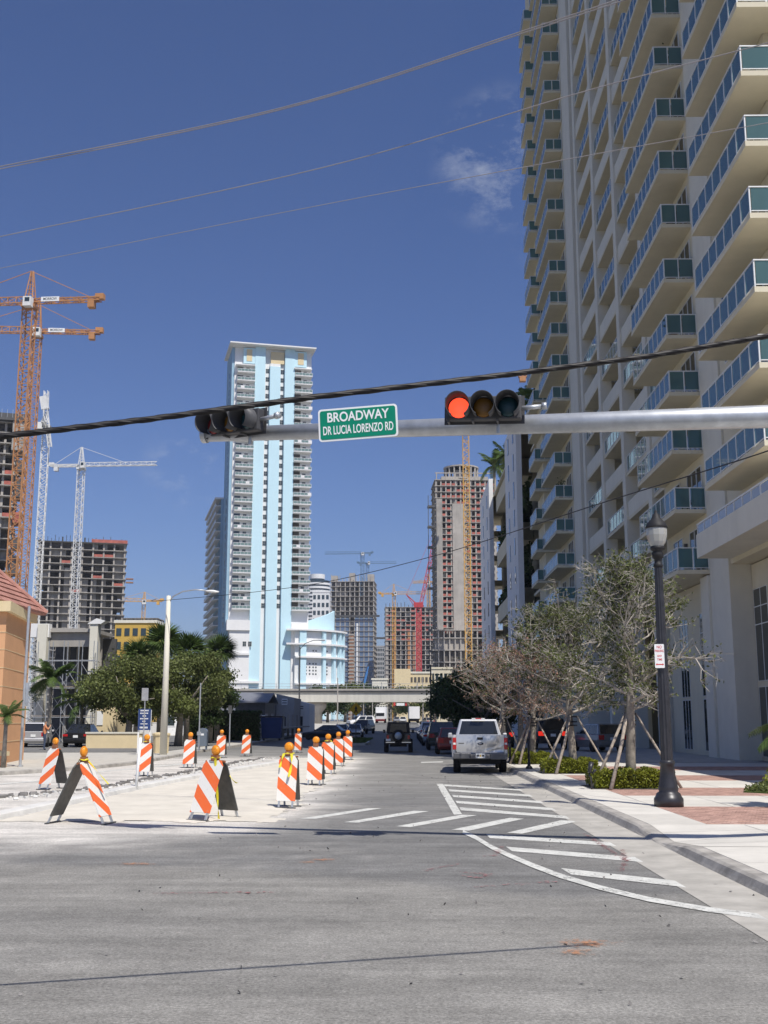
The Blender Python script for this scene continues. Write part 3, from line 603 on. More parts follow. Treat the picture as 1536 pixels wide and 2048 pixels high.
# terrace over the podium, its glass rail, and the tall ground floor windows
wpart(MB().box(13.4, 24, 9.12, 16.0, 50.7, 10.2).box(16.02, 24, 9.4, 36, 41, 10.18), 'terrace', M['creamlt'], T)
tr = MB(); tr.box(13.42, 24, 10.62, 13.5, 50.68, 10.68); tr.box(13.42, 50.62, 10.62, 15.0, 50.68, 10.68)
for i in range(24): tr.box(13.43, 24.3+i*1.14, 10.205, 13.49, 24.36+i*1.14, 10.62)
wpart(tr, 'terrace_railing', M['rail'], T)
tg = MB().box(0, .06, 0, .01, 1.12, .38).mesh('frosted_panel', glass('frosted glass', (.6,.63,.63), through=.45, body=(.6,.62,.62)))
for i in range(23): put(tg, 'frosted_panel', T, Vector((13.455, 24.3+i*1.14, 10.22))-WL[T.name])
def window_grid(name, w_, h, cols, rows, bar_=.045, dep=.04, gm='storeglass'):
    # frame in plane x, opening from y 0..w, z 0..h; rows = heights of horizontal bars; child panes
    fr = MB(); ys_ = [w_*i/cols for i in range(cols+1)]; zs = [0]+rows+[h]
    for z in zs: fr.box(-dep, 0, max(0, z-bar_/2), 0, w_, min(h, z+bar_/2))
    for a, b in zip(zs, zs[1:]):
        for y in ys_: fr.box(-dep+.004, max(0, y-bar_/2), max(0,a-bar_/2)+bar_*(1 if a > 0 else .5), -.002, min(w_, y+bar_/2), min(h, b+bar_/2)-bar_*(1 if b < h else .5))
    panes = [(ys_[i]+bar_/2, a+bar_/2, ys_[i+1]-bar_/2, b-bar_/2) for i in range(cols) for a, b in zip(zs, zs[1:])]
    return fr.mesh(name, M['rail']), panes, gm
def put_window(wg, parent, loc, rz=0):
    f = put(wg[0], 'window', parent, loc, rz)
    for (a, b, c, d) in wg[1]:
        key = ('pane', wg[2], round(c-a, 3), round(d-b, 3))
        if key not in SH: SH[key] = MB().box(-.008, 0, 0, 0, c-a, d-b).mesh('pane', M[wg[2]])
        put(SH[key], 'pane', f, (-.012, a, b))
    return f
wu = window_grid('window', 1.9, 4.1, 2, [2.5, 3.3]); wd = window_grid('window', 1.9, 3.05, 2, [])
for y in (51-2.1, 46.6, 44.3, 42.0, 39.7, 37.4, 35.1):
    put_window(wu, T, Vector((15.898, y, 3.6))-WL[T.name]); put_window(wd, T, Vector((15.898, y, .3))-WL[T.name])
wu = window_grid('window', 1.75, 4.2, 3, [2.3, 3.2]); wd = window_grid('window', 1.75, 2.6, 3, [])
for y in (56.6, 60.9):
    put_window(wu, T, Vector((15.398, y, 3.1))-WL[T.name]); put_window(wd, T, Vector((15.398, y, .35))-WL[T.name])
# white panel and ramp building beyond the tower
Gb = thing('parking_structure', 'grey white parking structure with planted ramps beyond the tall tower', 'building', (13, 140, 0))
g = MB(); g.box(16, 121, 0, 40, 180, 33.88); wpart(g, 'core', M['loggia'], Gb)
for (ya, yb_, h) in ((121, 134.5, 35.5), (160, 178.5, 36.5)):
    p = wpart(MB().box(12.6, ya, 0.2, 13.2, yb_, h), 'panel_wall', M['white'], Gb)
    wn = MB().box(-.05, 0, 0, .03, .75, 1.9).mesh('window', M['winglass'])
    for z in np.arange(4, h-2, 3.2):
        for q in (.2, .62): put(wn, 'window', p, Vector((12.595, ya+(yb_-ya)*q, z)))
for z in (8.6, 16.6, 24.6, 32.6): wpart(MB().box(13.6, 134.6, z-1.2, 15.9, 159.9, z+1.0), 'ramp_parapet', M['cream'], Gb)
for z in range(3, 35, 4): wpart(MB().box(14.2, 112.5, z, 16, 120.9, z+.3).box(14.2, 178.6, z, 17, 184, z+.9), 'deck', M['cream'], Gb)
wpart(MB().box(13.3, 113.2, 33.9, 40, 185, 34.2), 'roof_deck', M['cream'], Gb)
pts = []
for z in (9.6, 17.6, 25.6, 33.6):
    pts += [(rng.uniform(13.8, 15.6), rng.uniform(135, 159.5), z+abs(rng.normal(0, .9))) for _ in range(900)]
pts += [(15.7+rng.normal(0,.15), rng.uniform(135, 159.5), rng.uniform(1, 33)) for _ in range(5200)]
o = single(MB(), 'climbing_plants', M['leafdark'], 'dark climbing plants hanging between the ramps of the parking structure', 'climbing plants', kind='stuff'); o.data = leafmesh('climbing_plants', pts, .8, rng, M['leafdark'])
# ------------------------------------------------------------------ overhead arm with two signals and the street sign
pL = A(409, 870, 17.8); pR = A(1536, 833, 15.6); dd = (pR-pL); pole_x = pR+dd*((10.2-pR.x)/dd.x)
arm = thing('signal_mast_arm', 'long tapered galvanised signal arm reaching over the street from the right', 'mast arm', (pole_x.x, pole_x.y, 0))
mb = MB(); mb.path([pL, pL.lerp(pole_x, .5), pole_x], [.115, .155, .20], 18); wpart(mb, 'arm', M['galv'], arm, True)
e = dd.normalized(); wpart(MB().tube(pL-e*.03, pL+e*.05, .135, .135, 18), 'end_cap', M['galv'], arm)
wpart(MB().lathe([(.34,0),(.34,.05),(.21,.06),(.19,6.0),(.16,8.2),(0.02,8.3)], (pole_x.x, pole_x.y, .1), 18), 'pole', M['galv'], arm, True)
def lens_mat(n, c, es=0): return mat(n, c, .25, var=.15, scale=60, spec=.5, bump=.3, bscale=90, emit=c if es else None, es=es)
LM = {'ron': lens_mat('lit red lens', (1.0,.075,.03), 1.6), 'roff': lens_mat('dark red lens', (.20,.012,.015)), 'y': lens_mat('dark amber lens', (.20,.09,.008)), 'g': lens_mat('dark green lens', (.01,.045,.055))}
M['visor'] = mat('grey visor', (.10,.10,.105), .5, var=.2, scale=8, dirt=.1); M['visorin'] = mat('visor inside', (.07,.07,.075), .6, var=.2)
def signal(label, c, rz, tilt, lit):
    t = thing('traffic_signal', label, 'traffic signal', c, rz, 'traffic signals on the mast arm')
    hd = MB().box(-.56, 0, -.18, .56, .16, .18); part(hd, 'housing', M['visorin'], t, bev=.02)
    bp = MB().box(-.60, .162, -.215, .60, .172, .215); part(bp, 'backplate', M['visorin'], t)
    for i, x in enumerate((-.365, 0, .365)):
        n = 20; r0, r1 = .172, .180; vs = []; fs = []
        for rr, ya, yb_ in ((r0, -.002, -.30), (r1, -.002, -.31)):
            for y in (ya, yb_):
                for j in range(n+1):
                    a = R(-58)+R(296)*j/n; vs.append((x+rr*math.cos(a), y if y == ya else y+.06*(1-math.sin(a))*.5, rr*math.sin(a)))
        m_ = n+1
        for j in range(n): fs += [(j, j+1, m_+j+1, m_+j), (2*m_+j, 3*m_+j, 3*m_+j+1, 2*m_+j+1), (m_+j, m_+j+1, 3*m_+j+1, 3*m_+j)]
        v = MB().add(vs, fs[0::3], 1).add([], [], 0); v.F += [f for k, f in enumerate(fs) if k % 3]; v.M += [0]*(2*n)
        part(v, 'visor', [M['visor'], M['visorin']], t, True)
        lm = ('ron' if lit else 'roff', 'y', 'g')[i]
        ln = MB(); ln.lathe([(.155,0),(.14,.02),(.09,.04),(.01,.05)], (0,0,0), 20); ln.V = [(x+a, -c_-.004, b) for a, b, c_ in ln.V]
        part(ln, 'lens', LM[lm], t, True)
        part(MB().tube((x-.16,-.006,-.20),(x-.16,.15,-.20),.018), 'hinge', M['visor'], t)
    k = MB(); k.tube((.56,.08,0),(.86,.08,.02),.035, n=10); k.tube((.86,.08,.02),(.93,.08,.03),.055, n=10); part(k, 'end_bracket', M['galv'], t, True)
    k = MB(); k.box(.1,.18,-.10,.28,.30,.06); k.tube((.2,.24,-.34),(.2,.24,-.05),.03); part(k, 'clamp', M['galv'], t)
    t.rotation_euler[1] = tilt; return t
signal('traffic signal with its left lens glowing red beside the tall tower', A(967, 815, 16.1), R(-9), R(1.5), True)
signal('unlit traffic signal on the far tip of the arm, turned away to the left', A(463, 845, 17.4), R(-34), R(2), False)
sg = thing('street_name_sign', 'green overhead street sign reading BROADWAY and DR LUCIA LORENZO RD', 'street sign', A(716, 846, 16.25), R(-7)); sg.rotation_euler[1] = R(-2.6)
def rrect(w_, h, r, n=5): return [(sx*(w_/2-r)+r*math.cos(a), sz*(h/2-r)+r*math.sin(a)) for sx, sz, a0 in ((1,1,0),(-1,1,90),(-1,-1,180),(1,-1,270)) for a in [R(a0+90*i/n) for i in range(n+1)]]
part(MB().prism(rrect(1.20,.50,.05), 1, -.012, .012), 'border', M['signwhite'], sg)
part(MB().prism(rrect(1.145,.445,.035), 1, -.017, -.0125), 'face_panel', M['signgreen'], sg)
part(MB().box(-.15,.013,-.05,.15,.10,.05), 'bracket', M['galv'], sg)
put(textmesh('BROADWAY', .205, M['signwhite'], .0015, .80, .004), 'lettering', sg, (0,-.019,.105))
put(textmesh('DR LUCIA LORENZO RD', .185, M['signwhite'], .0015, .525, .003), 'lettering', sg, (0,-.019,-.095))
# ------------------------------------------------------------------ wires across the street
def shadow_depth(px, py):                     # depth at which a wire seen at (px,py) drops its shadow on the line measured on the asphalt
    d = ray(px, py); ux, uz = d[0]/d[1], d[2]/d[1]; sx, sy = -SUNV.x/SUNV.z, -SUNV.y/SUNV.z
    a, b = G(0, 1970), G(1536, 1865); sl = (b.y-a.y)/(b.x-a.x)
    # Y+sy*h = a.y+sl*(ux*Y+sx*h-a.x), h = EYE+uz*Y
    return (a.y-sl*a.x-(sy-sl*sx)*EYE)/(1+(sy-sl*sx)*uz-sl*ux)
def wire(name, pts, r, m, label, cat='cable', sag=0, n=6, ext=.6):
    P = [Vector(p) for p in pts]; P = [P[0]+(P[0]-P[1])*ext]+P+[P[-1]+(P[-1]-P[-2])*ext]
    Q = []
    for i in range(len(P)-1):
        a0, a1, a2, a3 = P[max(i-1,0)], P[i], P[i+1], P[min(i+2,len(P)-1)]
        for t in range(10): u = t/10; Q.append(.5*((2*a1)+(a2-a0)*u+(2*a0-5*a1+4*a2-a3)*u*u+(-a0+3*a1-3*a2+a3)*u**3))
    Q.append(P[-1]); k = len(Q)-1
    Q = [q-Vector((0,0,sag*4*(i/k)*(1-i/k))) for i, q in enumerate(Q)]
    b = Q[0].copy(); mb = MB(); mb.path([q-b for q in Q], r, n)
    return single(mb, name, m, label, cat, smooth=True, loc=b)
M['cable'] = mat('twisted black cable', (.02,.018,.018), .5, var=.3, scale=30); M['wire'] = mat('grey wire', (.30,.28,.28), .6, var=.1)
cp = [A(x, y, shadow_depth(x, y)) for x, y in ((0,873),(300,838),(620,795),(1000,751),(1300,712),(1536,672))]
# the thick cable is a bundle: a core with lashed strands wound round it
P = [cp[0]+(cp[0]-cp[1])*.8]+cp+[cp[-1]+(cp[-1]-cp[-2])*.8]; Q = [a.lerp(b, t/20) for a, b in zip(P, P[1:]) for t in range(20)]+[P[-1]]
ct = thing('overhead_cable', 'thick twisted black cable slung low across the whole view', 'cable', tuple(Q[0]))
wpart(MB().path(Q, .0185, 8), 'core', M['cable'], ct, True)
for s in range(3):
    W = []
    for i, q in enumerate(Q):
        a = i*.55+s*2.09; W.append(q+Vector((0, math.cos(a), math.sin(a)))*.0155)
    wpart(MB().path(W, .006, 5), 'strand', M['cable'], ct, True)
wire('overhead_wire', [A(0,326,24), A(560,206,21.5), A(1050,52,19)], .0135, M['wire'], 'upper of the paired grey wires at the top of the sky', sag=.12)
wire('overhead_wire', [A(0,332,24), A(560,211,21.6), A(1050,58,19.1)], .012, M['wire'], 'lower of the paired grey wires at the top of the sky', sag=.10)
wire('overhead_wire', [A(0,468,24), A(640,328,21.5), A(1160,176,19.4), A(1536,79,18)], .0105, M['wire'], 'thin grey wire below the pair, passing in front of the upper balconies', sag=.1)
wire('overhead_wire', [A(0,534,24), A(600,414,21.6), A(1030,333,19.8), A(1536,242,18)], .007, M['wire'], 'faintest thin wire, lowest of the grey wires in the sky', sag=.05)
wire('service_wire', [A(324,1196,59.5), A(600,1163,51), A(860,1101,42), A(1215,985,28), A(1536,888,22)], .014, M['black'], 'thin dark service wire sloping up from the concrete lamp pole to the right', sag=.25, ext=.05)
# ------------------------------------------------------------------ lamp posts
def acorn_lamp(label, loc, plain=False):
    t = thing('street_lamp', label, 'street lamp', loc, 0, 'acorn street lamps along the right pavement')
    b = MB(); b.lathe([(.30,0),(.30,.16),(.27,.20),(.24,.27),(.19,.30),(.21,.36),(.20,.42),(.165,.62),(.14,.84),(.16,.86),(.155,.92),(.13,.94)], n=24, flute=.06, fr=(.40,.85)); part(b, 'base', M['blackmetal'], t, True)
    b = MB(); b.lathe([(.128,.94),(.122,2.2),(.108,3.4),(.085,4.98)], n=24, flute=.10, fr=(.9,5)); part(b, 'shaft', M['blackmetal'], t)
    b = MB(); b.lathe([(.085,4.98),(.10,5.0),(.10,5.06),(.075,5.08),(.075,5.16),(.12,5.20),(.13,5.28),(.10,5.34),(.15,5.38),(.15,5.44)], n=20); part(b, 'fitter', M['black'], t, True)
    gl = MB(); gl.lathe([(.135,5.44),(.19,5.54),(.222,5.68),(.225,5.78),(.215,5.84)], n=24, flute=.03, fr=(5.45,5.83)); part(gl, 'globe', M['globe'], t)
    c = MB(); c.lathe([(.235,5.84),(.235,5.87),(.20,5.95),(.13,6.02),(.09,6.08),(.075,6.14),(.03,6.17),(.035,6.21),(.0,6.26)], n=24); part(c, 'cap', M['black'], t, True)
    return t
M['globe'] = glass('ribbed globe', (.80,.80,.78), through=.45, body=(.62,.62,.58), ior=1.5)
lamp0 = acorn_lamp('fluted black acorn street lamp carrying a no parking sign, nearest the camera', (A(1338,1612,24.0).x, 24.0, .14))
lp2 = A(1042, 1500, 52); dup(lamp0, (lp2.x, 52, .14), 0, 'distant acorn street lamp half hidden among the young trees', 'acorn street lamps along the right pavement')
ns = thing('no_parking_sign', 'small white and red no parking sign strapped to the black street lamp', 'parking sign', A(1319, 1312, 23.84), R(-4))
part(MB().prism(rrect(.20,.50,.02), 1, -.003, .003), 'sign_plate', M['signwhite'], ns)
for tx, z, s in (('NO', .185, .085), ('PARKING', .105, .072), ('ANY', .0, .062), ('TIME', -.075, .062)): put(textmesh(tx, s, M['signred'], .001, .62 if tx == 'PARKING' else .8, .001), 'lettering', ns, (0,-.0045,z))
part(MB().box(-.06,-.0055,-.185,.06,-.0035,-.165).prism([(-.085,-.175),(-.055,-.150),(-.055,-.20)], 1, -.0055, -.0035).prism([(.085,-.175),(.055,-.20),(.055,-.150)], 1, -.0055, -.0035), 'arrow', M['signred'], ns)
part(MB().box(-.1,.004,.1,.1,.012,.12).box(-.1,.004,-.14,.1,.012,-.12), 'strap', M['galv'], ns)
# ------------------------------------------------------------------ young staked trees in hedged beds
def grow(r, base, H, z0, rad, n1, n2, n3, tr, top=.9, up=.35, droop=0):
    trunk = MB(); br = MB(); tips = []
    P = []; x, y = 0, 0
    for i in range(9):
        P.append(Vector((x, y, H*top*i/8))); x += r.gauss(0, .035*H/6); y += r.gauss(0, .035*H/6)
    trunk.path(P, [tr*(1-.85*i/8)**.8+.008 for i in range(9)], 8)
    def at(z): f = min(max(z/(H*top), 0), .999)*8; i = int(f); return P[i].lerp(P[i+1], f-i)
    for k in range(n1):
        u = (k+r.random())/n1; z = z0+(H*top-z0)*u; a = k*2.4+r.gauss(0,.4); env = math.sin(math.pi*(.22+.74*u))**.8
        Ln = rad*env*r.uniform(.8, 1.12); d = Vector((math.cos(a), math.sin(a), up+u*.55+r.gauss(0,.12))).normalized(); s = at(z); rr = max(.012, tr*.42*(1-u*.7)); q = [s]; 
        for i in range(5): q.append(q[-1]+d*Ln/5); d = (d+Vector((r.gauss(0,.17), r.gauss(0,.17), r.gauss(.03-droop,.13)))).normalized()
        br.path(q, [rr*(1-.17*i) for i in range(6)], 5, 0, False)
        for j in range(n2):
            i = r.randrange(1, 6); s2 = q[i]; d2 = ((q[min(i+1,5)]-q[i-1]).normalized()*.7+Vector((r.gauss(0,.7), r.gauss(0,.7), r.gauss(.18-droop,.5)))).normalized(); l2 = Ln*r.uniform(.22,.5); m_ = s2+d2*l2*.5; e_ = m_+(d2+Vector((r.gauss(0,.3), r.gauss(0,.3), r.gauss(.1,.25)))).normalized()*l2*.5
            br.path([s2, m_, e_], [rr*.42, rr*.3, .005], 4, 0, False)
            for v in range(n3):
                s3 = (s2, m_, e_)[r.randrange(1, 3)]; d3 = (d2*.6+Vector((r.gauss(0,.7), r.gauss(0,.7), r.gauss(.1,.6)))).normalized(); e3 = s3+d3*r.uniform(.15,.42)
                br.path([s3, e3], [.0065, .004], 3, 0, False); tips += [(s3, e3)]
    return trunk, br, tips
def leafpts(tips, n, r, keep=lambda p: True, spread=.05):
    out = []
    while len(out) < n:
        a, b = tips[r.randrange(len(tips))]; p = a.lerp(b, r.random()*1.1)
        if not keep(p): continue
        out.append((p.x+r.gauss(0,spread), p.y+r.gauss(0,spread), p.z+r.gauss(0,spread)))
    return out
def young_tree(label, x, y, H, z0, rad, seed, leaves, lm, n1=26, n2=9, n3=6, tr=.10, bias=0):
    r = random.Random(seed); t = thing('young_tree', label, 'tree', (x, y, .14), 0, 'young staked street trees')
    a, b, tips = grow(r, None, H, z0, rad, n1, n2, n3, tr)
    part(a, 'trunk', M['bark'], t, True); part(b, 'branches', M['twig'], t, kind='stuff')
    cl = [Vector((r.gauss(0,rad*.5), r.gauss(0,rad*.5), r.uniform(z0, H))) for _ in range(9)]
    if bias: cl += [Vector((-rad*.35, 0, H*.80)), Vector((-rad*.2, 0, H*.72)), Vector((-.1, 0, H*.9)), Vector((-rad*.45,-.3,H*.62))]
    kp = lambda p: min((p-c).length for c in cl) < rad*(.42+.3*r.random()) or r.random() < .22
    for m_, n in zip(lm, leaves): put(leafmesh('leaves', leafpts(tips, n, r, kp), .09, rng, M[m_]), 'leaves', t, kind='stuff')
    return t
def stakes(x, y, h, spread, label, seed):
    r = random.Random(seed); t = thing('tree_stakes', label, 'tree stakes', (x, y, .14), 0, 'timber tree stakes')
    for a, rr in ((-2.25, .048), (-2.75, .04), (-.35, .035)):
        p = Vector((math.cos(a)*spread, math.sin(a)*spread*1.15, 0)); q = Vector((math.cos(a)*.14, math.sin(a)*.14, h))
        part(MB().path([p, p.lerp(q,.5)+Vector((r.gauss(0,.015),0,0)), q], [rr*1.15, rr, rr*.9], 8), 'stake', M['stake'], t, True)
    for z in (h-.05, h-.22, h-.34): part(MB().lathe([(.155,0),(.165,.01),(.165,.035),(.155,.045)], (0,0,z), 12), 'strap', M['black'], t)
    return t
def hedge(label, x0_, x1_, y0_, y1_, h, seed):
    r = random.Random(seed); cx, cy = (x0_+x1_)/2, (y0_+y1_)/2; t = thing('clipped_hedge', label, 'hedge', (cx, cy, .14), 0, 'clipped hedges round the street trees'); sx, sy = (x1_-x0_)/2, (y1_-y0_)/2
    part(MB().box(-sx+.09,-sy+.09,0,sx-.09,sy-.09,h-.10), 'core', M['hedgecore'], t)
    part(MB().box(-sx-.1,-sy-.1,-.08,sx+.1,sy+.1,.012), 'soil_bed', M['void'], t)
    pts = []
    for i in range(5200):
        f = r.random(); u = r.uniform(-1,1); v = r.uniform(-1,1); k = .05*math.sin(u*9+seed)+.03*math.sin(v*11)
        if f < .5: p = (u*sx, v*sy, h+k-abs(r.gauss(0,.05)))
        elif f < .85: p = (u*sx, -sy+abs(r.gauss(0,.06))+k*.5, r.uniform(.03,h))
        else: p = ((1 if r.random() < .5 else -1)*(sx-abs(r.gauss(0,.05))), v*sy, r.uniform(.03,h))
        pts.append(p)
    put(leafmesh('leaves', pts, .07, rng, M['leafhedge'], 1, .6), 'leaves', t, kind='stuff')
hedge('clipped yellow green hedge at the foot of the nearest street tree, by the lamp base', 4.98, 6.78, 29.9, 31.6, .45, 1)
hedge('clipped yellow green hedge round the middle street tree', 4.72, 6.5, 38.3, 39.9, .45, 2)
hedge('clipped yellow green hedge round the pinkish dry tree', 4.55, 6.05, 46.4, 47.8, .45, 3)
hedge('farthest clipped hedge, mostly behind the pickup truck', 4.5, 6.0, 54.2, 55.6, .42, 4)
young_tree('nearest young street tree with many bare grey twigs behind the lamp post', 6.12, 30.8, 6.15, 2.0, 1.92, 5, (8000, 2500), ('leafolive', 'leafmid'), 34, 11, 7, .14, 1)
young_tree('middle young street tree with thin olive foliage', 5.8, 39.1, 5.6, 1.9, 2.5, 16, (11000,), ('leafolive',), 32, 10, 7, .14)
young_tree('young street tree covered in dry pinkish brown leaves', 5.35, 47.1, 4.8, 1.7, 2.4, 27, (8500, 1800), ('leafbrown', 'leafolive'), 28, 9, 7, .13)
young_tree('farthest young street tree with brown and green foliage by the pickup truck', 4.85, 55, 4.9, 1.8, 2.3, 38, (4500, 4500), ('leafbrown', 'leafolive'), 28, 9, 6, .14)
stakes(6.12, 30.8, 1.95, 1.25, 'three grey timber stakes propping the nearest street tree', 1)
stakes(5.8, 39.1, 1.9, 1.2, 'three grey timber stakes propping the middle street tree', 2)
stakes(5.35, 47.1, 1.85, 1.1, 'slim timber stakes propping the pinkish dry tree', 3)
stakes(4.85, 55, 1.85, .9, 'timber stakes at the farthest young tree beside the pickup', 4)
bo = thing('bollard', 'slim black bollard post on the kerb between pickup and hedges', 'bollard', (4.62, 42.2, .14))
part(MB().lathe([(.13,0),(.12,.06),(.06,.12),(.05,.3)], n=12), 'foot', M['blackmetal'], bo, True); part(MB().lathe([(.045,.3),(.045,1.05)], n=10), 'post', M['blackmetal'], bo, True); part(MB().lathe([(.06,1.05),(.055,1.12),(.0,1.18)], n=12), 'finial', M['blackmetal'], bo, True)
bo2 = dup(bo, (4.45, 47.8, .14), 0, 'black bollard post right beside the pickup truck rear wheel')
bf = thing('garden_spotlight', 'small black garden spotlight on a bent stem at the left end of the nearest hedge', 'spotlight', (4.86, 29.8, .14))
part(MB().path([(0,0,0),(.0,0,.3),(-.05,0,.34),(-.04,0,.42)], .022, 8), 'stem', M['blackmetal'], bf, True); part(MB().tube((-.05,-.05,.42),(.02,.02,.68),.05,.07,10).tube((.03,0,.40),(.11,-.05,.50),.03,.045,8), 'spotlight_head', M['blackmetal'], bf, True)
bf2 = dup(bf, (6.86, 29.5, .14), R(160), 'small black garden spotlight at the right end of the nearest hedge by the lamp base')
# ------------------------------------------------------------------ barricades with amber warning lights
def barricade(label, px, py, rz, spread, sm, h=1.12, wd=.46, tape=0, lit=True, Yoff=0):
    p = G(px, py); t = thing('barricade', label, 'barricade', (p.x, p.y+spread*.5*math.cos(rz), 0), rz, 'striped barricades round the road works')
    ang = math.atan2(spread/2-.03, h); Ls = math.hypot(spread/2-.03, h)
    for sgn, mname in ((-1, sm), (1, 'barblack')):
        pl = MB().prism([(-wd/2,.16),(wd/2,.16),(wd/2,Ls-.10),(wd/2-.07,Ls),(-wd/2+.07,Ls),(-wd/2,Ls-.10)], 1, -.012, .012)
        o = part(pl, 'striped_panel' if sgn < 0 else 'rear_panel', M[mname], t, loc=(0, sgn*spread/2, .0)); o.rotation_euler[0] = -sgn*-ang if sgn < 0 else ang
        o.rotation_euler[0] = -ang if sgn < 0 else ang
        for x in (-wd/2+.06, wd/2-.06):
            l = part(MB().box(x-.02,.013,0,x+.02,.022,Ls-.06).box(x-.02,-.0129,.0,x+.02,.0129,.158), 'leg', M['galv'], t, loc=(0, sgn*spread/2, .0)); l.rotation_euler[0] = -ang if sgn < 0 else ang
        part(MB().box(-wd/2-.02, sgn*spread/2-.03, .0, wd/2+.02, sgn*spread/2+.03, .025), 'foot_bar', M['steel'], t)
        if sgn > 0:
            for q in range(3):
                o2 = put(MB().box(-wd/2+.05, .012, .3+q*.25, wd/2-.05, .03, .33+q*.25).mesh('rib', M['barblack']), 'rib', o)
    part(MB().tube((-wd/2,0,h-.02),(wd/2,0,h-.02),.02), 'hinge_bar', M['rust'], t)
    if lit:
        b = MB(); b.cbox((0,-.01,h+.045),(.15,.09,.11)); part(b, 'light_bracket', M['rust'], t)
        o = MB(); n = 20; prof = [(.02,-.052),(.068,-.048),(.092,-.03),(.098,.0),(.092,.03),(.068,.048),(.02,.052)]
        o.lathe(prof, n=n); o.V = [(x, z, y+h+.19) for x, y, z in o.V]
        l = part(o, 'warning_light', M['orange'], t, True)
        rg = MB(); rg.lathe([(.099,-.018),(.107,-.012),(.107,.012),(.099,.018)], n=n); rg.V = [(x, z, y+h+.19) for x, y, z in rg.V]; put(rg.mesh('lens_rim', M['amberhouse'], True), 'lens_rim', l)
    if tape:
        r = random.Random(tape); 
        def strip_(P, w_=.032):
            m = MB(); vs = []
            for i, q in enumerate(P):
                a = i*.5; vs += [Vector(q)+Vector((math.cos(a), .25*math.sin(a), .4*math.sin(a)))*w_, Vector(q)-Vector((math.cos(a), .25*math.sin(a), .4*math.sin(a)))*w_]
            m.add(vs, [(2*i,2*i+1,2*i+3,2*i+2) for i in range(len(P)-1)]); return m
        top = h+.05
        loop = [(.10*math.cos(a), .08*math.sin(a)-.01, top+.01*math.sin(3*a)) for a in [i*.45 for i in range(15)]]
        pts = [loop]
        if tape == 1: pts += [[(.03,-.06-.4*f*spread,top-.45*f) for f in [i/7 for i in range(8)]], [(-.05,.05+.2*f,top-.3*f) for f in [i/5 for i in range(6)]]]
        if tape == 2: pts += [[(.05+.22*f,-.07-.42*spread*f+.3*f,top-1.14*f) for f in [i/12 for i in range(13)]], [(.12+.28*f,.10+.1*f,top-.05-.42*f-.1*math.sin(3*f)) for f in [i/7 for i in range(8)]]]
        if tape == 3: pts += [[(-.1-.06*f,-.06-.14*f,top-.3*f) for f in [i/6 for i in range(7)]], [(.08+.02*math.sin(4*f),-.09-.17*f,top-.5*f) for f in [i/8 for i in range(9)]]]
        if tape == 4: pts += [[(.08+.2*f,0,top-.18*f) for f in [i/5 for i in range(6)]]]
        if not lit: pts = pts[:1]
        tp = thing('caution_tape', 'yellow caution tape hanging from '+('','the leftmost foreground','the large middle','the first right hand row','the third right hand row','the white pipe')[tape]+' barricade', 'tape', tuple(t.location), rz, 'scraps of yellow caution tape')
        for q in pts: part(strip_(q), 'tape_strip', M['tape'], tp)
    return t
barricade('wide open striped barricade seen from the side, leftmost in the foreground', 158, 1648, R(80), 1.12, 'strA', tape=1, wd=.5)
barricade('large striped barricade in the middle foreground with its dark back spread open', 421, 1642, R(-32), .95, 'strA', tape=2, wd=.5)
barricade('striped barricade draped with yellow tape, first of the right hand row', 574, 1617, R(-8), .55, 'strA', tape=3, wd=.42)
barricade('striped barricade second in the right hand row, its light clear above', 630, 1571, R(-9), .5, 'strA')
barricade('striped barricade third in the right hand row, half hidden by the second', 655, 1549, R(-10), .5, 'strA', tape=4)
barricade('striped barricade fourth in the right hand row, nearly touching the fifth', 676, 1533, R(-9), .48, 'strA')
barricade('striped barricade at the far end of the right hand row', 695, 1520, R(-6), .46, 'strA')
barricade('striped barricade standing alone in the shade beside the street island', 596, 1506, R(-8), .45, 'strA', wd=.40)
barricade('striped barricade by the white pipe in front of the blue notice board', 288, 1553, R(-6), .5, 'strB', tape=5, wd=.42)
barricade('striped barricade in front of the mailbox', 377, 1536, R(-8), .5, 'strB')
barricade('striped barricade peeping out behind the large middle barricade', 441, 1516, R(-7), .45, 'strB')
barricade('striped barricade farthest along the left lane', 492, 1513, R(-9), .5, 'strB')
barricade('leftmost striped barricade behind the foreground one, near the grey pole', 99, 1580, R(-30), .75, 'strB', wd=.44)
pp = G(272, 1580)
single(MB().path([(0,0,0),(.03,0,.7),(.07,.02,1.42)], .04, 10), 'white_pipe', M['signwhite'], 'leaning white plastic pipe stuck in the limerock', 'pipe', smooth=True, loc=pp)
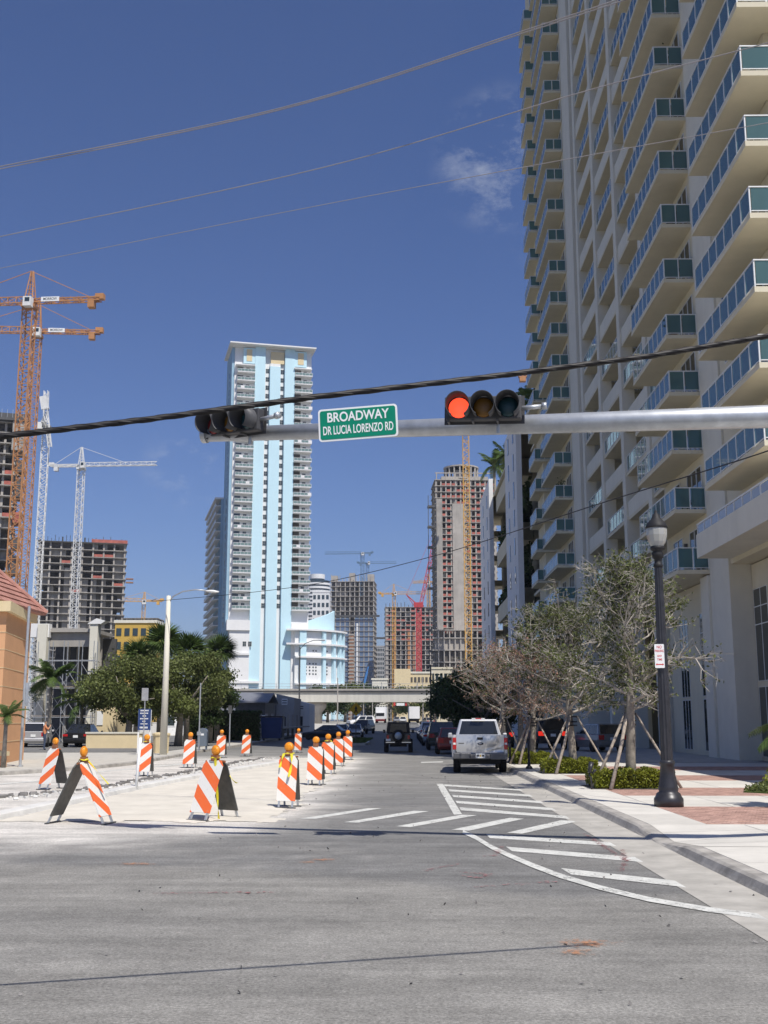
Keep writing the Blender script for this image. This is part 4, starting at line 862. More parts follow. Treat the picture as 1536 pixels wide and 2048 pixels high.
# ------------------------------------------------------------------ vehicles
def wheel_mesh(r, w_):
    t = MB(); t.lathe([(r*.62,-w_/2),(r*.92,-w_/2),(r,-w_/2+.03),(r,w_/2-.03),(r*.92,w_/2),(r*.62,w_/2)], n=22); t.V = [(z,x,y) for x,y,z in t.V]
    i = MB(); i.lathe([(.05,w_/2-.01),(r*.55,w_/2-.035),(r*.63,w_/2-.01),(r*.63,-w_/2+.01),(.05,-w_/2+.02)], n=14); i.V = [(z,x,y) for x,y,z in i.V]
    return t.mesh('tyre', M['rubber'], True), i.mesh('rim', M['galv'], True)
def wheels(t, r, w_, xs, ys_):
    a, b = wheel_mesh(r, w_)
    for x in xs:
        for y in ys_: q = put(a, 'wheel', t, (x, y, r), math.pi if x < 0 else 0); put(b, 'rim', q)
def loft(mb, st, m=0):          # stations: (y, zb, zt, half width bottom, half width mid, half width top, zmid)
    vs = []
    for (y, zb, zt, wb, wm, wt, zm) in st: vs += [(-wb,y,zb),(-wm,y,zm),(-wt,y,zt),(wt,y,zt),(wm,y,zm),(wb,y,zb)]
    k = len(st); fs = [(i*6+j, i*6+(j+1) % 6, (i+1)*6+(j+1) % 6, (i+1)*6+j) for i in range(k-1) for j in range(6)]
    fs += [(0,1,2,3,4,5), tuple((k-1)*6+j for j in (5,4,3,2,1,0))]
    return mb.add([(v[0], v[1], v[2]) for v in vs], [tuple(reversed(f)) for f in fs], m)
def house(t, P, pm, z0, z1, ya, yb_, yc, yd, wb, wt, split=None):   # glazed cabin; base ya..yd, roof yb..yc
    c = MB(); B = [(-wb,ya,z0),(wb,ya,z0),(wb,yd,z0),(-wb,yd,z0)]; U = [(-wt,yb_,z1),(wt,yb_,z1),(wt,yc,z1),(-wt,yc,z1)]
    c.add(B+U, [(3,2,1,0),(4,5,6,7),(0,1,5,4),(1,2,6,5),(2,3,7,6),(3,0,4,7)]); part(c, 'cabin', pm, t, bev=.05)
    def pane(a, b, c_, d, u0, u1, v0, v1, name):
        a, b, c_, d = map(Vector, (a, b, c_, d)); f = lambda u, v: a.lerp(b, u).lerp(d.lerp(c_, u), v); n = (b-a).cross(d-a).normalized()*.006
        q = [f(u0,v0)+n, f(u1,v0)+n, f(u1,v1)+n, f(u0,v1)+n]; k = MB().add(q+[x-n*2.4 for x in q], [(0,1,2,3),(7,6,5,4),(0,4,5,1),(1,5,6,2),(2,6,7,3),(3,7,4,0)]); part(k, name, M['carglass'], t)
    pane(B[0],B[1],U[1],U[0],.07,.93,.10,.88,'rear_window'); pane(B[2],B[3],U[3],U[2],.05,.95,.06,.92,'windscreen')
    for a, b, c_, d in ((B[1],B[2],U[2],U[1]),(B[3],B[0],U[0],U[3])): 
        pane(a,b,c_,d,.10,.47,.1,.86,'side_window'); pane(a,b,c_,d,.52,.90,.1,.86,'side_window')
def lamps(t, y, x, z, w_, h, m, name):
    for s in (-1, 1): part(MB().cbox((s*x, y, z), (w_, .06, h)), name, m, t, bev=.015)
def car(label, cat, loc, rz, pm, kind='sedan', L_=4.6, W=1.78, H=1.45, group='cars on the street', lit=False):
    t = thing({'suv':'parked_suv','sedan':'parked_car','hatch':'parked_car'}[kind], label, cat, loc, rz, group); a = L_/2; w_ = W/2
    zb = .22 if kind != 'suv' else .32; zt = H*.60
    if kind == 'sedan': st = [(-a,.42,zt*.96,.8,.84,.74,.62),(-a+.12,zb+.05,zt,.9,.96,.84,.6),(-a+.9,zb,zt+.03,.94,1,.93,.62),(a-1.5,zb,zt-.02,.94,1,.93,.62),(a-.3,zb,zt-.14,.9,.95,.8,.6),(a,.36,zt-.3,.78,.8,.62,.5)]
    else: st = [(-a,.45,zt,.84,.9,.86,.65),(-a+.1,zb+.05,zt+.02,.92,.98,.93,.65),(a-1.25,zb,zt+.02,.94,1,.95,.65),(a-.25,zb,zt-.10,.92,.97,.84,.62),(a,.42,zt-.25,.82,.85,.7,.55)]
    part(loft(MB(), [(y,b,c,p*w_,q*w_,r_*w_,zm) for y,b,c,p,q,r_,zm in st]), 'body', pm, t, bev=.05)
    if kind == 'sedan': house(t, None, pm, zt, H, -a+.55, -a+1.25, a-2.3, a-1.35, w_*.86, w_*.66)
    elif kind == 'suv': house(t, None, pm, zt, H, -a+.05, -a+.28, a-2.0, a-1.15, w_*.92, w_*.76)
    else: house(t, None, pm, zt, H, -a+.06, -a+.5, a-1.9, a-1.0, w_*.9, w_*.70)
    if kind == 'suv': part(MB().tube((-w_*.62,-a+.5,H+.05),(-w_*.62,a-2.2,H+.05),.02), 'roof_rail', M['black'], t); part(MB().tube((w_*.62,-a+.5,H+.05),(w_*.62,a-2.2,H+.05),.02), 'roof_rail', M['black'], t)
    r_ = .32 if kind != 'suv' else .37
    wheels(t, r_, .22, (-w_+.08, w_-.08), (-a+.85, a-.9))
    tl = M['tail'] if not lit else M['tail_lit']
    lamps(t, -a+.02, w_*.74, zt*.86, w_*.36, .15 if kind == 'sedan' else .26, tl, 'tail_lamp'); lamps(t, a-.10, w_*.66, .62, w_*.4, .13, M['chrome'], 'headlamp')
    part(MB().cbox((0,-a-.015,.48),(W*.86,.12,.2)), 'rear_bumper', pm, t, bev=.04); part(MB().cbox((0,-a-.02,zt*.78),(.31,.02,.16)), 'licence_plate', M['plate'], t)
    part(MB().cbox((0,a-.03,.42),(W*.8,.14,.2)), 'front_bumper', M['black'], t, bev=.04)
    for s in (-1, 1): part(MB().cbox((s*(w_+.07), a-1.55, zt+.08),(.16,.10,.13)), 'door_mirror', pm, t, bev=.03)
    return t
M['tail_lit'] = mat('lit tail lamp', (.8,.03,.02), .3, var=0, emit=(1,.04,.02), es=.7)
# silver pickup with the dented tailgate
tk = thing('pickup_truck', 'silver pickup truck with a dented tailgate parked against the right kerb', 'pickup truck', (2.78, 41.3, 0), R(-2.5))
lb = MB()
for s in (-1, 1): lb.box(s*1.0 if s < 0 else .86, .12, .55, -.86 if s < 0 else 1.0, 2.3, 1.36)
part(lb.box(-.858, .3, .62, .858, 2.28, .74), 'cargo_bed', M['psilver'], tk, bev=.045)
part(loft(MB(), [(2.32,.45,1.30,.95,1.0,.97,.8),(4.35,.45,1.28,.95,1.0,.97,.8),(5.4,.5,1.2,.93,.99,.90,.8),(5.72,.55,1.08,.88,.92,.82,.75)]), 'body', M['psilver'], tk, bev=.05)
house(tk, None, M['psilver'], 1.30, 1.93, 2.42, 2.60, 3.6, 4.35, .88, .70)
gv = []; nxg, nzg = 30, 14
for j in range(nzg+1):
    for i in range(nxg+1):
        x = -.85+1.7*i/nxg; z = .76+.60*j/nzg
        d = .11*math.exp(-(((x-.52)/.30)**2+((z-.86)/.16)**2))+.05*math.exp(-(((x-.72)/.12)**2+((z-1.13)/.18)**2))-.045*math.exp(-((z-.86-.25*(x-.4))/.035)**2)*(1 if .1 < x < .83 else 0)*math.exp(-((x-.5)/.3)**2)
        d += .012*math.sin(x*9)*(x > .05)
        gv.append((x, .06+d-.02*math.sin(math.pi*j/nzg), z))
tg_ = MB().add(gv, [(j*31+i, j*31+i+1, (j+1)*31+i+1, (j+1)*31+i) for j in range(nzg) for i in range(nxg)]); tg_.box(-.85,.10,1.30,.85,.16,1.363)
tgo = part(tg_, 'tailgate', M['psilver'], tk, True)
o = MB(); o.lathe([(.0,.012),(.7,.012),(1.0,0)], n=24); o.V = [(x*.115-.0, .045-z, y*.05+1.06) for x,y,z in o.V]; put(o.mesh('badge', M['black'], True), 'badge', tgo)
o = MB(); o.lathe([(.0,.012),(.7,.012),(1.0,0)], n=24); o.V = [(x*.075, .038-z, y*.028+1.06) for x,y,z in o.V]; put(o.mesh('badge', M['chrome'], True), 'badge', tgo)
put(MB().cbox((0,.045,1.24),(.20,.03,.085)).mesh('handle', M['black']), 'handle', tgo); put(MB().cbox((-.68,.05,1.07),(.2,.02,.035)).mesh('nameplate', M['steel']), 'nameplate', tgo)
for s in (-1, 1): part(MB().cbox((s*.925,.09,1.06),(.135,.10,.42)), 'tail_lamp', M['tail'], tk, bev=.02); part(MB().cbox((s*.925,.037,1.06),(.09,.006,.07)), 'reversing_lamp', M['plate'], tk)
M['bumper'] = mat('grey steel bumper', (.13,.13,.135), .45, .4, var=.2, scale=5)
bp_ = MB(); bp_.cbox((-.66,-.02,.63),(.62,.24,.22)); bp_.cbox((.66,-.01,.61),(.62,.24,.22)); bp_.cbox((0,.0,.60),(.72,.18,.17)); part(bp_, 'rear_bumper', M['bumper'], tk, bev=.03)
pl_ = part(MB().cbox((0,-.10,.64),(.33,.015,.17)), 'licence_plate', M['plate'], tk)
put(MB().cbox((-.09,-.109,.64),(.09,.004,.06)).cbox((.09,-.109,.64),(.09,.004,.06)).mesh('plate_print', M['steel']), 'plate_print', pl_, kind='stuff'); put(MB().cbox((0,-.109,.64),(.05,.004,.07)).mesh('plate_emblem', M['yellow']), 'plate_emblem', pl_)
wheels(tk, .39, .27, (-.84, .84), (1.15, 4.75)); part(MB().box(-.75,.5,.32,.75,5.2,.5), 'chassis', M['black'], tk); part(MB().cbox((.0,2.44,1.955),(.5,.12,.035)), 'roof_lamp', M['plate'], tk); part(MB().cbox((0,2.40,1.953),(.22,.05,.03)), 'brake_lamp', M['tail'], tk)
for s in (-1, 1): part(MB().cbox((s*1.09, 4.35, 1.30),(.16,.12,.20)), 'door_mirror', M['psilver'], tk, bev=.04)
for s in (-1, 1): part(MB().cbox((s*.86, .95+.2, .98),(.298,1.02,.02)), 'wheel_arch', M['black'], tk)
# black open-top style off-roader
jp = thing('off_road_car', 'black boxy off road car with a spare wheel driving away in the middle lane', 'off road car', (-.28, 67.8, 0))
part(MB().box(-.72,0,.52,.72,2.6,1.12), 'body', M['pblack'], jp, bev=.04); part(MB().box(-.62,2.6,.55,.62,3.7,1.10), 'bonnet', M['pblack'], jp, bev=.05)
part(MB().prism([(-.70,1.12),(.70,1.12),(.64,1.78),(-.64,1.78)], 1, .03, 2.2), 'soft_top', M['black'], jp, bev=.05)
part(MB().prism([(-.50,1.20),(.50,1.20),(.46,1.68),(-.46,1.68)], 1, .01, .028), 'rear_window', M['carglass'], jp)
for s in (-1, 1): part(MB().box(s*.702-.005,.4,1.2,s*.702+.005,1.9,1.62), 'side_window', M['carglass'], jp); part(MB().box(s*.77-.08,.2,.72,s*.77+.08,.95,.80), 'fender', M['black'], jp, bev=.02); part(MB().cbox((s*.62,-.02,.90),(.13,.05,.20)), 'tail_lamp', M['tail'], jp); part(MB().cbox((s*.88,2.3,1.22),(.16,.08,.2)), 'door_mirror', M['pblack'], jp, bev=.03); part(MB().cbox((s*.48,-.10,.60),(.55,.06,.05)), 'bumper_strip', M['chrome'], jp)
part(MB().cbox((0,-.06,.56),(1.5,.12,.13)), 'rear_bumper', M['black'], jp); part(MB().cbox((-.60,-.03,.74),(.28,.02,.14)), 'licence_plate', M['plate'], jp)
sw_, sr = wheel_mesh(.37, .24); q = put(sw_, 'spare_wheel', jp, (0,-.13,.98), -math.pi/2); put(MB().lathe([(.0,.13),(.2,.13),(.24,.11)], n=18).mesh('wheel_cover', M['pblue'], True), 'wheel_cover', q).rotation_euler[1] = R(90)
wheels(jp, .37, .25, (-.73,.73), (.55, 2.95)); part(MB().box(-.5,.2,.34,.5,3.4,.5), 'chassis', M['black'], jp)
car('dark red hatchback parked ahead of the pickup', 'car', (2.75, 66, 0), 0, M['pred'], 'hatch', 4.2, 1.72, 1.48)
car('black sport utility car parked ahead of the dark red hatchback', 'car', (2.5, 75, 0), 0, M['pdark'], 'suv', 4.7, 1.85, 1.78)
for i, (y, pm, k, lab) in enumerate([(88,'pblue','sedan','steel blue saloon parked next beyond the black sport utility car'), (95,'pgrey','sedan','grey saloon in the middle of the row parked along the right kerb'), (102.5,'pwhite','suv','white sport utility car in the row parked along the right kerb'), (110,'psilver','sedan','silver saloon farthest but one in the right kerb row'), (118,'pwhite','sedan','white saloon at the far end of the right kerb row')]):
    car(lab, 'car', (2.35, y, gz(y)), 0, M[pm], k, 4.6, 1.8, 1.45 if k == 'sedan' else 1.75)
car('black car waiting at the left beyond the street island', 'car', (-7.6, 112, 0), R(78), M['pblack'], 'sedan', 4.8, 1.8, 1.42)
car('white saloon just behind the black car beyond the island', 'car', (-6.6, 122, gz(122)), R(180), M['pwhite'], 'sedan')
car('silver car facing the camera beyond the island, left of the yellow sign post', 'car', (-5.4, 128, gz(128)), R(180), M['psilver'], 'sedan')
car('dark sport utility car facing the camera right of the yellow sign post', 'car', (-5.2, 150, gz(150)), R(165), M['pdark'], 'suv', 4.8, 1.9, 1.8)
car('white sport utility car turning across the street under the bridge', 'car', (-8.0, 215, gz(215)), R(120), M['pwhite'], 'suv', 5.2, 2.0, 1.9)
def truck(label, loc, rz, cab):
    t = thing('box_truck', label, 'truck', loc, rz); part(MB().box(-1.2,-5,1.0,1.2,1.2,3.7), 'cargo_box', M['white'], t, bev=.04); part(MB().box(-1.05,1.3,.6,1.05,3.0,2.5), 'cab', cab, t, bev=.12); part(MB().box(-.95,2.99,1.6,.95,3.03,2.3), 'windscreen', M['carglass'], t); part(MB().box(-1.1,2.9,.4,1.1,3.15,.9), 'bumper', M['pred'], t, bev=.04); part(MB().box(-.9,-4.8,.6,.9,1.25,.98), 'chassis', M['black'], t)
    wheels(t, .48, .3, (-.98,.98), (-3.2, 2.1)); return t
truck('white box truck coming towards the camera far down the street', (-5.2, 268, gz(268)), R(178), M['pwhite'])
truck('white delivery truck far down the street, its box showing above the off road car', (2.4, 262, gz(262)), R(2), M['pgrey'])
car('small silver car queued far down the street by the trees', 'car', (-1.6, 290, gz(290)), R(180), M['psilver'], 'sedan'); car('small white car far down the street right of the box truck', 'car', (-.0, 272, gz(272)), R(180), M['pwhite'], 'sedan'); car('small pale car parked far away near the right trees', 'car', (4.8, 230, gz(230)), R(20), M['pbeige'], 'sedan')
# cars on the shaded drive at the foot of the tower
car('black sport utility car with red lamps lit in the shaded drive', 'car', (8.6, 70.5, .15), R(8), M['pblack'], 'suv', 4.8, 1.95, 1.85, 'cars in the shaded drive', True)
car('grey hatchback parked in the shaded drive behind the staked trees', 'car', (11.1, 65.5, .15), R(14), M['pgrey'], 'hatch', 4.2, 1.78, 1.55, 'cars in the shaded drive')
car('dark car almost hidden behind the pickup in the shaded drive', 'car', (6.2, 76, .15), R(4), M['pdark'], 'hatch', 4.3, 1.8, 1.6, 'cars in the shaded drive', True)
# cars in the left parking court
car('silver hatchback parked half behind the peach house', 'car', (-24.5, 76, .15), R(12), M['psilver'], 'hatch', 4.5, 1.8, 1.6, 'cars in the left parking court')
car('black saloon parked in front of the scaffolded building', 'car', (-21.3, 76, .15), R(2), M['pblack'], 'sedan', 4.7, 1.82, 1.5, 'cars in the left parking court', False)
# ------------------------------------------------------------------ left side: peach house, scaffolded building, poles, court
hc = A(46, 1400, 51); hx = hc.x; hf = A(3, 1400, 46).x
H_ = thing('peach_house', 'peach stucco house corner with pink tiled hip roof at the left edge', 'house', (hx-6, 50, .13))
wl = MB(); wl.prism([(hx-14,46),(hf,46),(hx,50.9),(hx,51.5),(hx-14,51.5)], 2, .13, 6.3); wpart(wl, 'wall', M['peach'], H_)
for z in (1.0, 1.75, 2.5, 3.25, 4.0, 4.75, 5.45): wpart(MB().prism([(hx-14,45.98),(hf+.01,45.98),(hx+.02,50.89),(hx+.02,51.5),(hx-14,51.5)], 2, z, z+.025), 'band_course', M['sand'], H_)
wpart(MB().prism([(hx-14.2,45.7),(hf+.25,45.7),(hx+.22,50.8),(hx+.22,51.7),(hx-14.2,51.7)], 2, 6.3, 6.72), 'cornice', M['sand'], H_)
ex0, ex1, ey0, ey1, ez, rz_ = hx-14.6, hx+.55, 45.2, 51.9, 6.75, 10.4
rc = [(hx-3.2, 48.5), (hx-10.5, 48.5)]
roof = MB(); E_ = [(ex0,ey0,ez),(ex1,ey0,ez),(ex1,ey1,ez),(ex0,ey1,ez)]; Rr = [(rc[0][0],rc[0][1],rz_),(rc[1][0],rc[1][1],rz_)]
roof.add(E_+Rr+[(p[0],p[1],ez-.06) for p in E_], [(0,1,4,5),(1,2,4),(2,3,5,4),(3,0,5),(6,9,8,7),(0,6,7,1),(1,7,8,2),(2,8,9,3),(3,9,6,0)])
ro = wpart(roof, 'roof', M['tile'], H_)
for face in (0, 1):               # overlapping courses of flat tiles on the two slopes in view
    a, b = (Vector(E_[0]), Vector(E_[1])) if face == 0 else (Vector(E_[1]), Vector(E_[2])); t0, t1 = (Vector(Rr[1]), Vector(Rr[0])) if face == 0 else (Vector(Rr[0]), Vector(Rr[0]))
    n = 13
    for i in range(n):
        l0, r0 = a.lerp(t0, i/n), b.lerp(t1, i/n); l1, r1 = a.lerp(t0, (i+1)/n), b.lerp(t1, (i+1)/n); nrm = (b-a).cross(t0-a).normalized(); m = MB(); k = max(1, int((r0-l0).length/.42))
        for j in range(k):
            if face == 0 and l0.lerp(r0, j/k).x < -24: continue
            p0, p1, p2, p3 = l0.lerp(r0, j/k+.004), l0.lerp(r0, (j+1)/k-.004), l1.lerp(r1, (j+1)/k-.004), l1.lerp(r1, j/k+.004)
            m.add([p0+nrm*.07, p1+nrm*.07, p2+nrm*.015, p3+nrm*.015, p0+nrm*.01, p1+nrm*.01], [(0,1,2,3),(4,5,1,0)])
        if m.V: 
            o = wpart(m, 'tile_course', M['tile'], H_); o.parent = ro; o.location = (0,0,0); o['kind'] = 'stuff'
for (a, b) in ((E_[1], Rr[0]), (E_[2], Rr[0])): o = wpart(MB().tube(Vector(a)+Vector((0,0,.05)), Vector(b)+Vector((0,0,.08)), .13, n=8), 'ridge_cap', M['tile'], H_)
rw_ = thing('curved_wing_wall', 'low peach wing wall with a sloping cream coping at the left edge', 'wall', (-15.6, 43.5, .13))
pr = [(-2.0,0),(.38,0),(.38,.42),(.2,.42),(-.1,.5),(-.5,.78),(-1.2,1.15),(-2.0,1.3)]
part(MB().prism(pr, 1, 0, .3), 'wall', M['peach'], rw_); part(MB().prism([(.45,.42),(.45,.58),(.15,.60),(-.15,.70),(-.5,.95),(-1.2,1.32),(-2,1.48),(-2,1.3),(-1.2,1.15),(-.5,.78),(-.1,.5),(.2,.42)], 1, -.06, .36), 'coping', M['sand'], rw_)
gp = thing('grey_pole', 'thin galvanised pole standing on the kerb in front of the peach house', 'pole', (A(40,1535,44).x, 44, .13)); part(MB().tube((0,0,0),(0,0,6.2),.055,n=10), 'pole', M['galv'], gp); part(MB().tube((0,0,0),(0,0,.05),.12,n=10), 'base_plate', M['galv'], gp); part(MB().box(.06,-.02,2.3,.16,.02,3.2), 'edge_on_sign', M['galv'], gp)
# scaffolded building under renovation
sx0, sx1, sy = A(58,1400,88).x, A(188,1400,88).x, 88.0
sb = thing('building_under_renovation', 'roofless building with white corner columns and a dark open front behind scaffolding', 'building', ((sx0+sx1)/2, sy, .15))
for px, w_ in ((80, .75), (184, .62)): wpart(MB().box(A(px,1400,sy).x-w_/2, sy-.4, .15, A(px,1400,sy).x+w_/2, sy+.5, 9.3), 'corner_column', M['creamlt'], sb)
xc = A(184,1400,sy).x; wpart(MB().prism([(xc-.5,9.31),(xc+.55,9.31),(xc+.9,9.55),(xc+.2,9.75),(xc-.4,9.4)], 1, sy-.5, sy+.6), 'column_cap', M['white'], sb)
wpart(MB().box(sx0, sy+6, .15, sx1, sy+6.4, 8.6), 'back_wall', M['steel'], sb); wpart(MB().box(sx0+.3, sy+.55, 7.6, sx1-.2, sy+.9, 8.7), 'fascia', M['rawconc'], sb); wpart(MB().box(sx0+.2, sy+.2, 8.72, sx1-.3, sy+6, 9.0), 'roof_slab', M['rawconc'], sb); wpart(MB().box(sx0-1.2, sy-.2, 8.3, A(92,1400,sy).x, sy+.48, 9.35), 'parapet', M['white'], sb)
wpart(MB().box(sx0+.3, sy+2.5, 4.6, sx1-.3, sy+5.9, 4.9), 'floor_slab', M['rawconc'], sb)
for px in (100, 122, 146, 168): wpart(MB().box(A(px,1400,sy).x-.12, sy+4, .15, A(px,1400,sy).x+.12, sy+4.3, 8.6), 'inner_post', M['rawconc'], sb)
sf = thing('scaffolding', 'steel tube scaffolding with cross braces in front of the dark building', 'scaffolding', ((sx0+sx1)/2, sy-1.5, .15))
xs_ = [A(px,1400,sy-1.5).x for px in (66, 96, 126, 156, 186)]
for k, y in enumerate((sy-1.9, sy-.9)):
    for i, x in enumerate(xs_): wpart(MB().tube((x,y,.15),(x,y,7.9),.035,n=6), 'standard', M['galv'], sf)
    for z in (2.1, 4.3, 6.4): wpart(MB().tube((xs_[0]-.1,y+.06,z),(xs_[-1]+.1,y+.06,z),.03,n=6), 'ledger', M['galv'], sf)
    for i in range(4):
        for z in (.2, 2.3, 4.5):
            if (i+k) % 2 == 0: wpart(MB().tube((xs_[i],y-.06,z),(xs_[i+1],y-.06,z+1.7),.022,n=5), 'brace', M['galv'], sf); wpart(MB().tube((xs_[i],y-.10,z+1.7),(xs_[i+1],y-.10,z),.022,n=5), 'brace', M['galv'], sf)
for z in (2.18, 4.38): wpart(MB().box(xs_[0],sy-1.84,z,xs_[-1],sy-.96,z+.05), 'deck_board', M['stake'], sf)
ann = thing('cream_annexe', 'small cream wall section with a posted notice beside the scaffolding', 'building', (A(215,1440,90).x, 90, .15)); wpart(MB().box(A(189,1440,90).x, 90, .15, A(232,1440,90).x, 94, 4.6), 'wall', M['sand'], ann); wpart(MB().box(A(192,1440,90).x, 89.94, 1.5, A(206,1440,90).x, 89.99, 2.6), 'notice', M['signwhite'], ann)
# planter wall, notice board, concrete lamp pole, bins, mailbox and posts
pw = thing('planter_wall', 'low cream stucco planter wall dappled with tree shade', 'wall', (-19, 72, .15))
xa, xb = A(172,1480,72).x, A(283,1480,72).x
wpart(MB().box(xa, 72, .15, xb, 72.3, 1.05), 'wall', M['sand'], pw); wpart(MB().box(xa-.05, 71.94, 1.05, xb+.05, 72.36, 1.15), 'coping', M['creamlt'], pw)
bs = A(289,1440,60); nb = thing('notice_board', 'dark blue notice board with white lines of lettering between two posts', 'notice board', (bs.x, 60, .13))
part(MB().box(-.33,-.03,1.25,.33,.03,2.35), 'board', M['bluesign'], nb)
for x in (-.31,.31): part(MB().box(x-.04,.031,0,x+.04,.10,2.3), 'post', M['signwhite'], nb)
for z, w_, h in ((2.26,.44,.07),(2.12,.46,.06),(1.98,.2,.06),(1.84,.46,.06),(1.70,.2,.06),(1.57,.4,.05),(1.38,.46,.09)):
    m = MB(); x = -w_/2
    while x < w_/2-.03: q = .03+.03*rnd.random(); m.box(x,-.034,z-h/2,x+q,-.0305,z+h/2); x += q+.018
    part(m, 'lettering', M['signwhite'], nb, kind='stuff')
sp_ = thing('parking_sign_post', 'grey sign post with the back of a small sign, in front of the notice board', 'sign post', (A(290,1400,58.5).x, 58.5, .13)); part(MB().tube((0,0,0),(0,0,3.4),.03,n=8), 'post', M['galv'], sp_); part(MB().box(-.17,-.045,2.75,.17,-.032,3.4), 'sign_back', M['galv'], sp_)
lp0 = A(326,1515,59.5); cl = thing('concrete_lamp_pole', 'tall tapered concrete street lamp pole with a curved arm and cobra head', 'street lamp', (lp0.x, 59.5, .13))
part(MB().lathe([(.20,0),(.115,8.3),(.0,8.32)], n=12), 'pole', M['creamlt'], cl, True); part(MB().path([(0,0,7.9),(.25,-.1,8.25),(.8,-.25,8.5),(1.5,-.4,8.58),(2.1,-.5,8.52)], .035, 8), 'arm', M['galv'], cl, True)
hd = MB(); hd.lathe([(.05,0),(.10,.1),(.15,.3),(.15,.5),(.08,.68),(.02,.74)], n=12); hd.V = [(2.05+z, -.5+y*.9, 8.50+x*.55-z*.08) for x,y,z in hd.V]; part(hd, 'lamp_head', M['rail'], cl, True); part(MB().tube((2.2,-.5,8.56),(2.2,-.5,8.66),.03,n=8), 'photocell', M['black'], cl)
mbx = thing('mailbox', 'grey blue rounded street mailbox on short legs', 'mailbox', (A(405,1500,69).x, 69, .13)); pr = [(-.28,.22),(.28,.22),(.28,1.05)]+[(.28*math.cos(R(a)),1.05+.25*math.sin(R(a))) for a in range(15,180,15)]+[(-.28,1.05)]
part(MB().prism(pr, 1, -.25, .25), 'body', M['pblue'], mbx)
for x in (-.22,.22):
    for y in (-.18,.18): part(MB().box(x-.03,y-.03,0,x+.03,y+.03,.22), 'leg', M['pblue'], mbx)
part(MB().box(-.1,-.256,.85,.1,-.251,.97), 'emblem', M['signwhite'], mbx)
tb = thing('trash_bin', 'pale cream slatted litter bin at the foot of the concrete lamp pole', 'litter bin', (A(318,1490,62).x, 62.5, .13)); part(MB().lathe([(.42,0),(.45,.9),(.5,.95),(.5,1.05),(.3,1.1)], n=12), 'body', M['sand'], tb)
for j, (px, Y, h, lab) in enumerate([(398,66,3.9,'plain grey post with no sign left of the mailbox'),(459,74,2.7,'grey post topped by a small dark sign right of the mailbox')]):
    q = A(px,1480,Y); t = thing('grey_post', lab, 'post', (q.x, Y, .13)); part(MB().tube((0,0,0),(0,0,h),.04,n=8), 'post', M['galv'], t); part(MB().box(-.12,-.06,h-.5 if j else .9,.12,-.045,h if j else 1.1), 'small_sign', M['steel'] if j else M['galv'], t)
dm = thing('diamond_warning_sign', 'yellow diamond warning sign with a dark arrow mark on a post in the street island', 'warning sign', (A(712,1420,92).x, 92, .15)); part(MB().tube((0,.03,0),(0,.03,3.2),.035,n=8), 'post', M['steel'], dm); part(MB().prism([(0,2.05),(.55,2.6),(0,3.15),(-.55,2.6)], 1, -.02, 0), 'sign_plate', M['yellow'], dm)
part(MB().prism([(-.16,2.3),(-.07,2.3),(0,2.5),(.07,2.3),(.16,2.3),(.05,2.62),(.13,2.62),(0,2.92),(-.13,2.62),(-.05,2.62)], 1, -.026, -.0205), 'symbol', M['black'], dm)
# person with raised hands standing behind the silver hatchback
def person(label, loc, rz):
    V = [(0,0,.95),(0,.0,1.15),(0,.0,1.38),(0,.02,1.50),(0,.03,1.58),(0,.04,1.70), (.09,0,.90),(.10,.02,.50),(.10,-.02,.09),(.10,.10,.04), (-.09,0,.90),(-.11,.06,.50),(-.11,.03,.09),(-.11,.15,.04), (.19,0,1.40),(.24,.14,1.20),(.12,.30,1.42),(.07,.32,1.50), (-.19,0,1.40),(-.25,.12,1.18),(-.13,.30,1.38),(-.08,.32,1.46)]
    Ed = [(0,1),(1,2),(2,3),(3,4),(4,5),(0,6),(6,7),(7,8),(8,9),(0,10),(10,11),(11,12),(12,13),(2,14),(14,15),(15,16),(16,17),(2,18),(18,19),(19,20),(20,21)]
    Rd = [.16,.145,.15,.06,.085,.09, .10,.07,.05,.045, .10,.07,.05,.045, .07,.05,.037,.035, .07,.05,.037,.035]
    me = bpy.data.meshes.new('body'); me.from_pydata(V, Ed, []); o = bpy.data.objects.new('body', me); COL.objects.link(o)
    sk = o.modifiers.new('skin', 'SKIN'); o.modifiers.new('sub', 'SUBSURF').levels = 1
    for i, d in enumerate(me.skin_vertices[0].data): d.radius = (Rd[i], Rd[i]*.85); d.use_root = (i == 0)
    bpy.context.view_layer.update(); m2 = bpy.data.meshes.new_from_object(o.evaluated_get(bpy.context.evaluated_depsgraph_get())); bpy.data.objects.remove(o)
    m2.materials.clear()
    for m in (mat('orange shirt', (.62,.25,.12), .9), mat('blue jeans', (.06,.08,.13), .9), mat('skin', (.42,.25,.17), .6), mat('dark hair', (.03,.02,.015), .8)): m2.materials.append(m)
    for p in m2.polygons:
        c = p.center; arm = c.y > .20 and c.z > 1.22 or (c.y > .17 and c.z > 1.3)
        p.material_index = 1 if c.z < .98 else (2 if (c.z > 1.49 or arm) else 0)
        if c.z > 1.62 and (c.y < .05 or c.z > 1.74): p.material_index = 3
        if c.z < .07: p.material_index = 3
        p.use_smooth = True
    t = thing('person', label, 'person', loc, rz); put(m2, 'body', t)
    part(MB().cbox((0,.36,1.52),(.10,.03,.06)), 'held_object', M['black'], t); return t
person('person in an orange shirt and jeans with both hands raised to the face', (A(88,1490,68).x, 68, .13), R(-62))
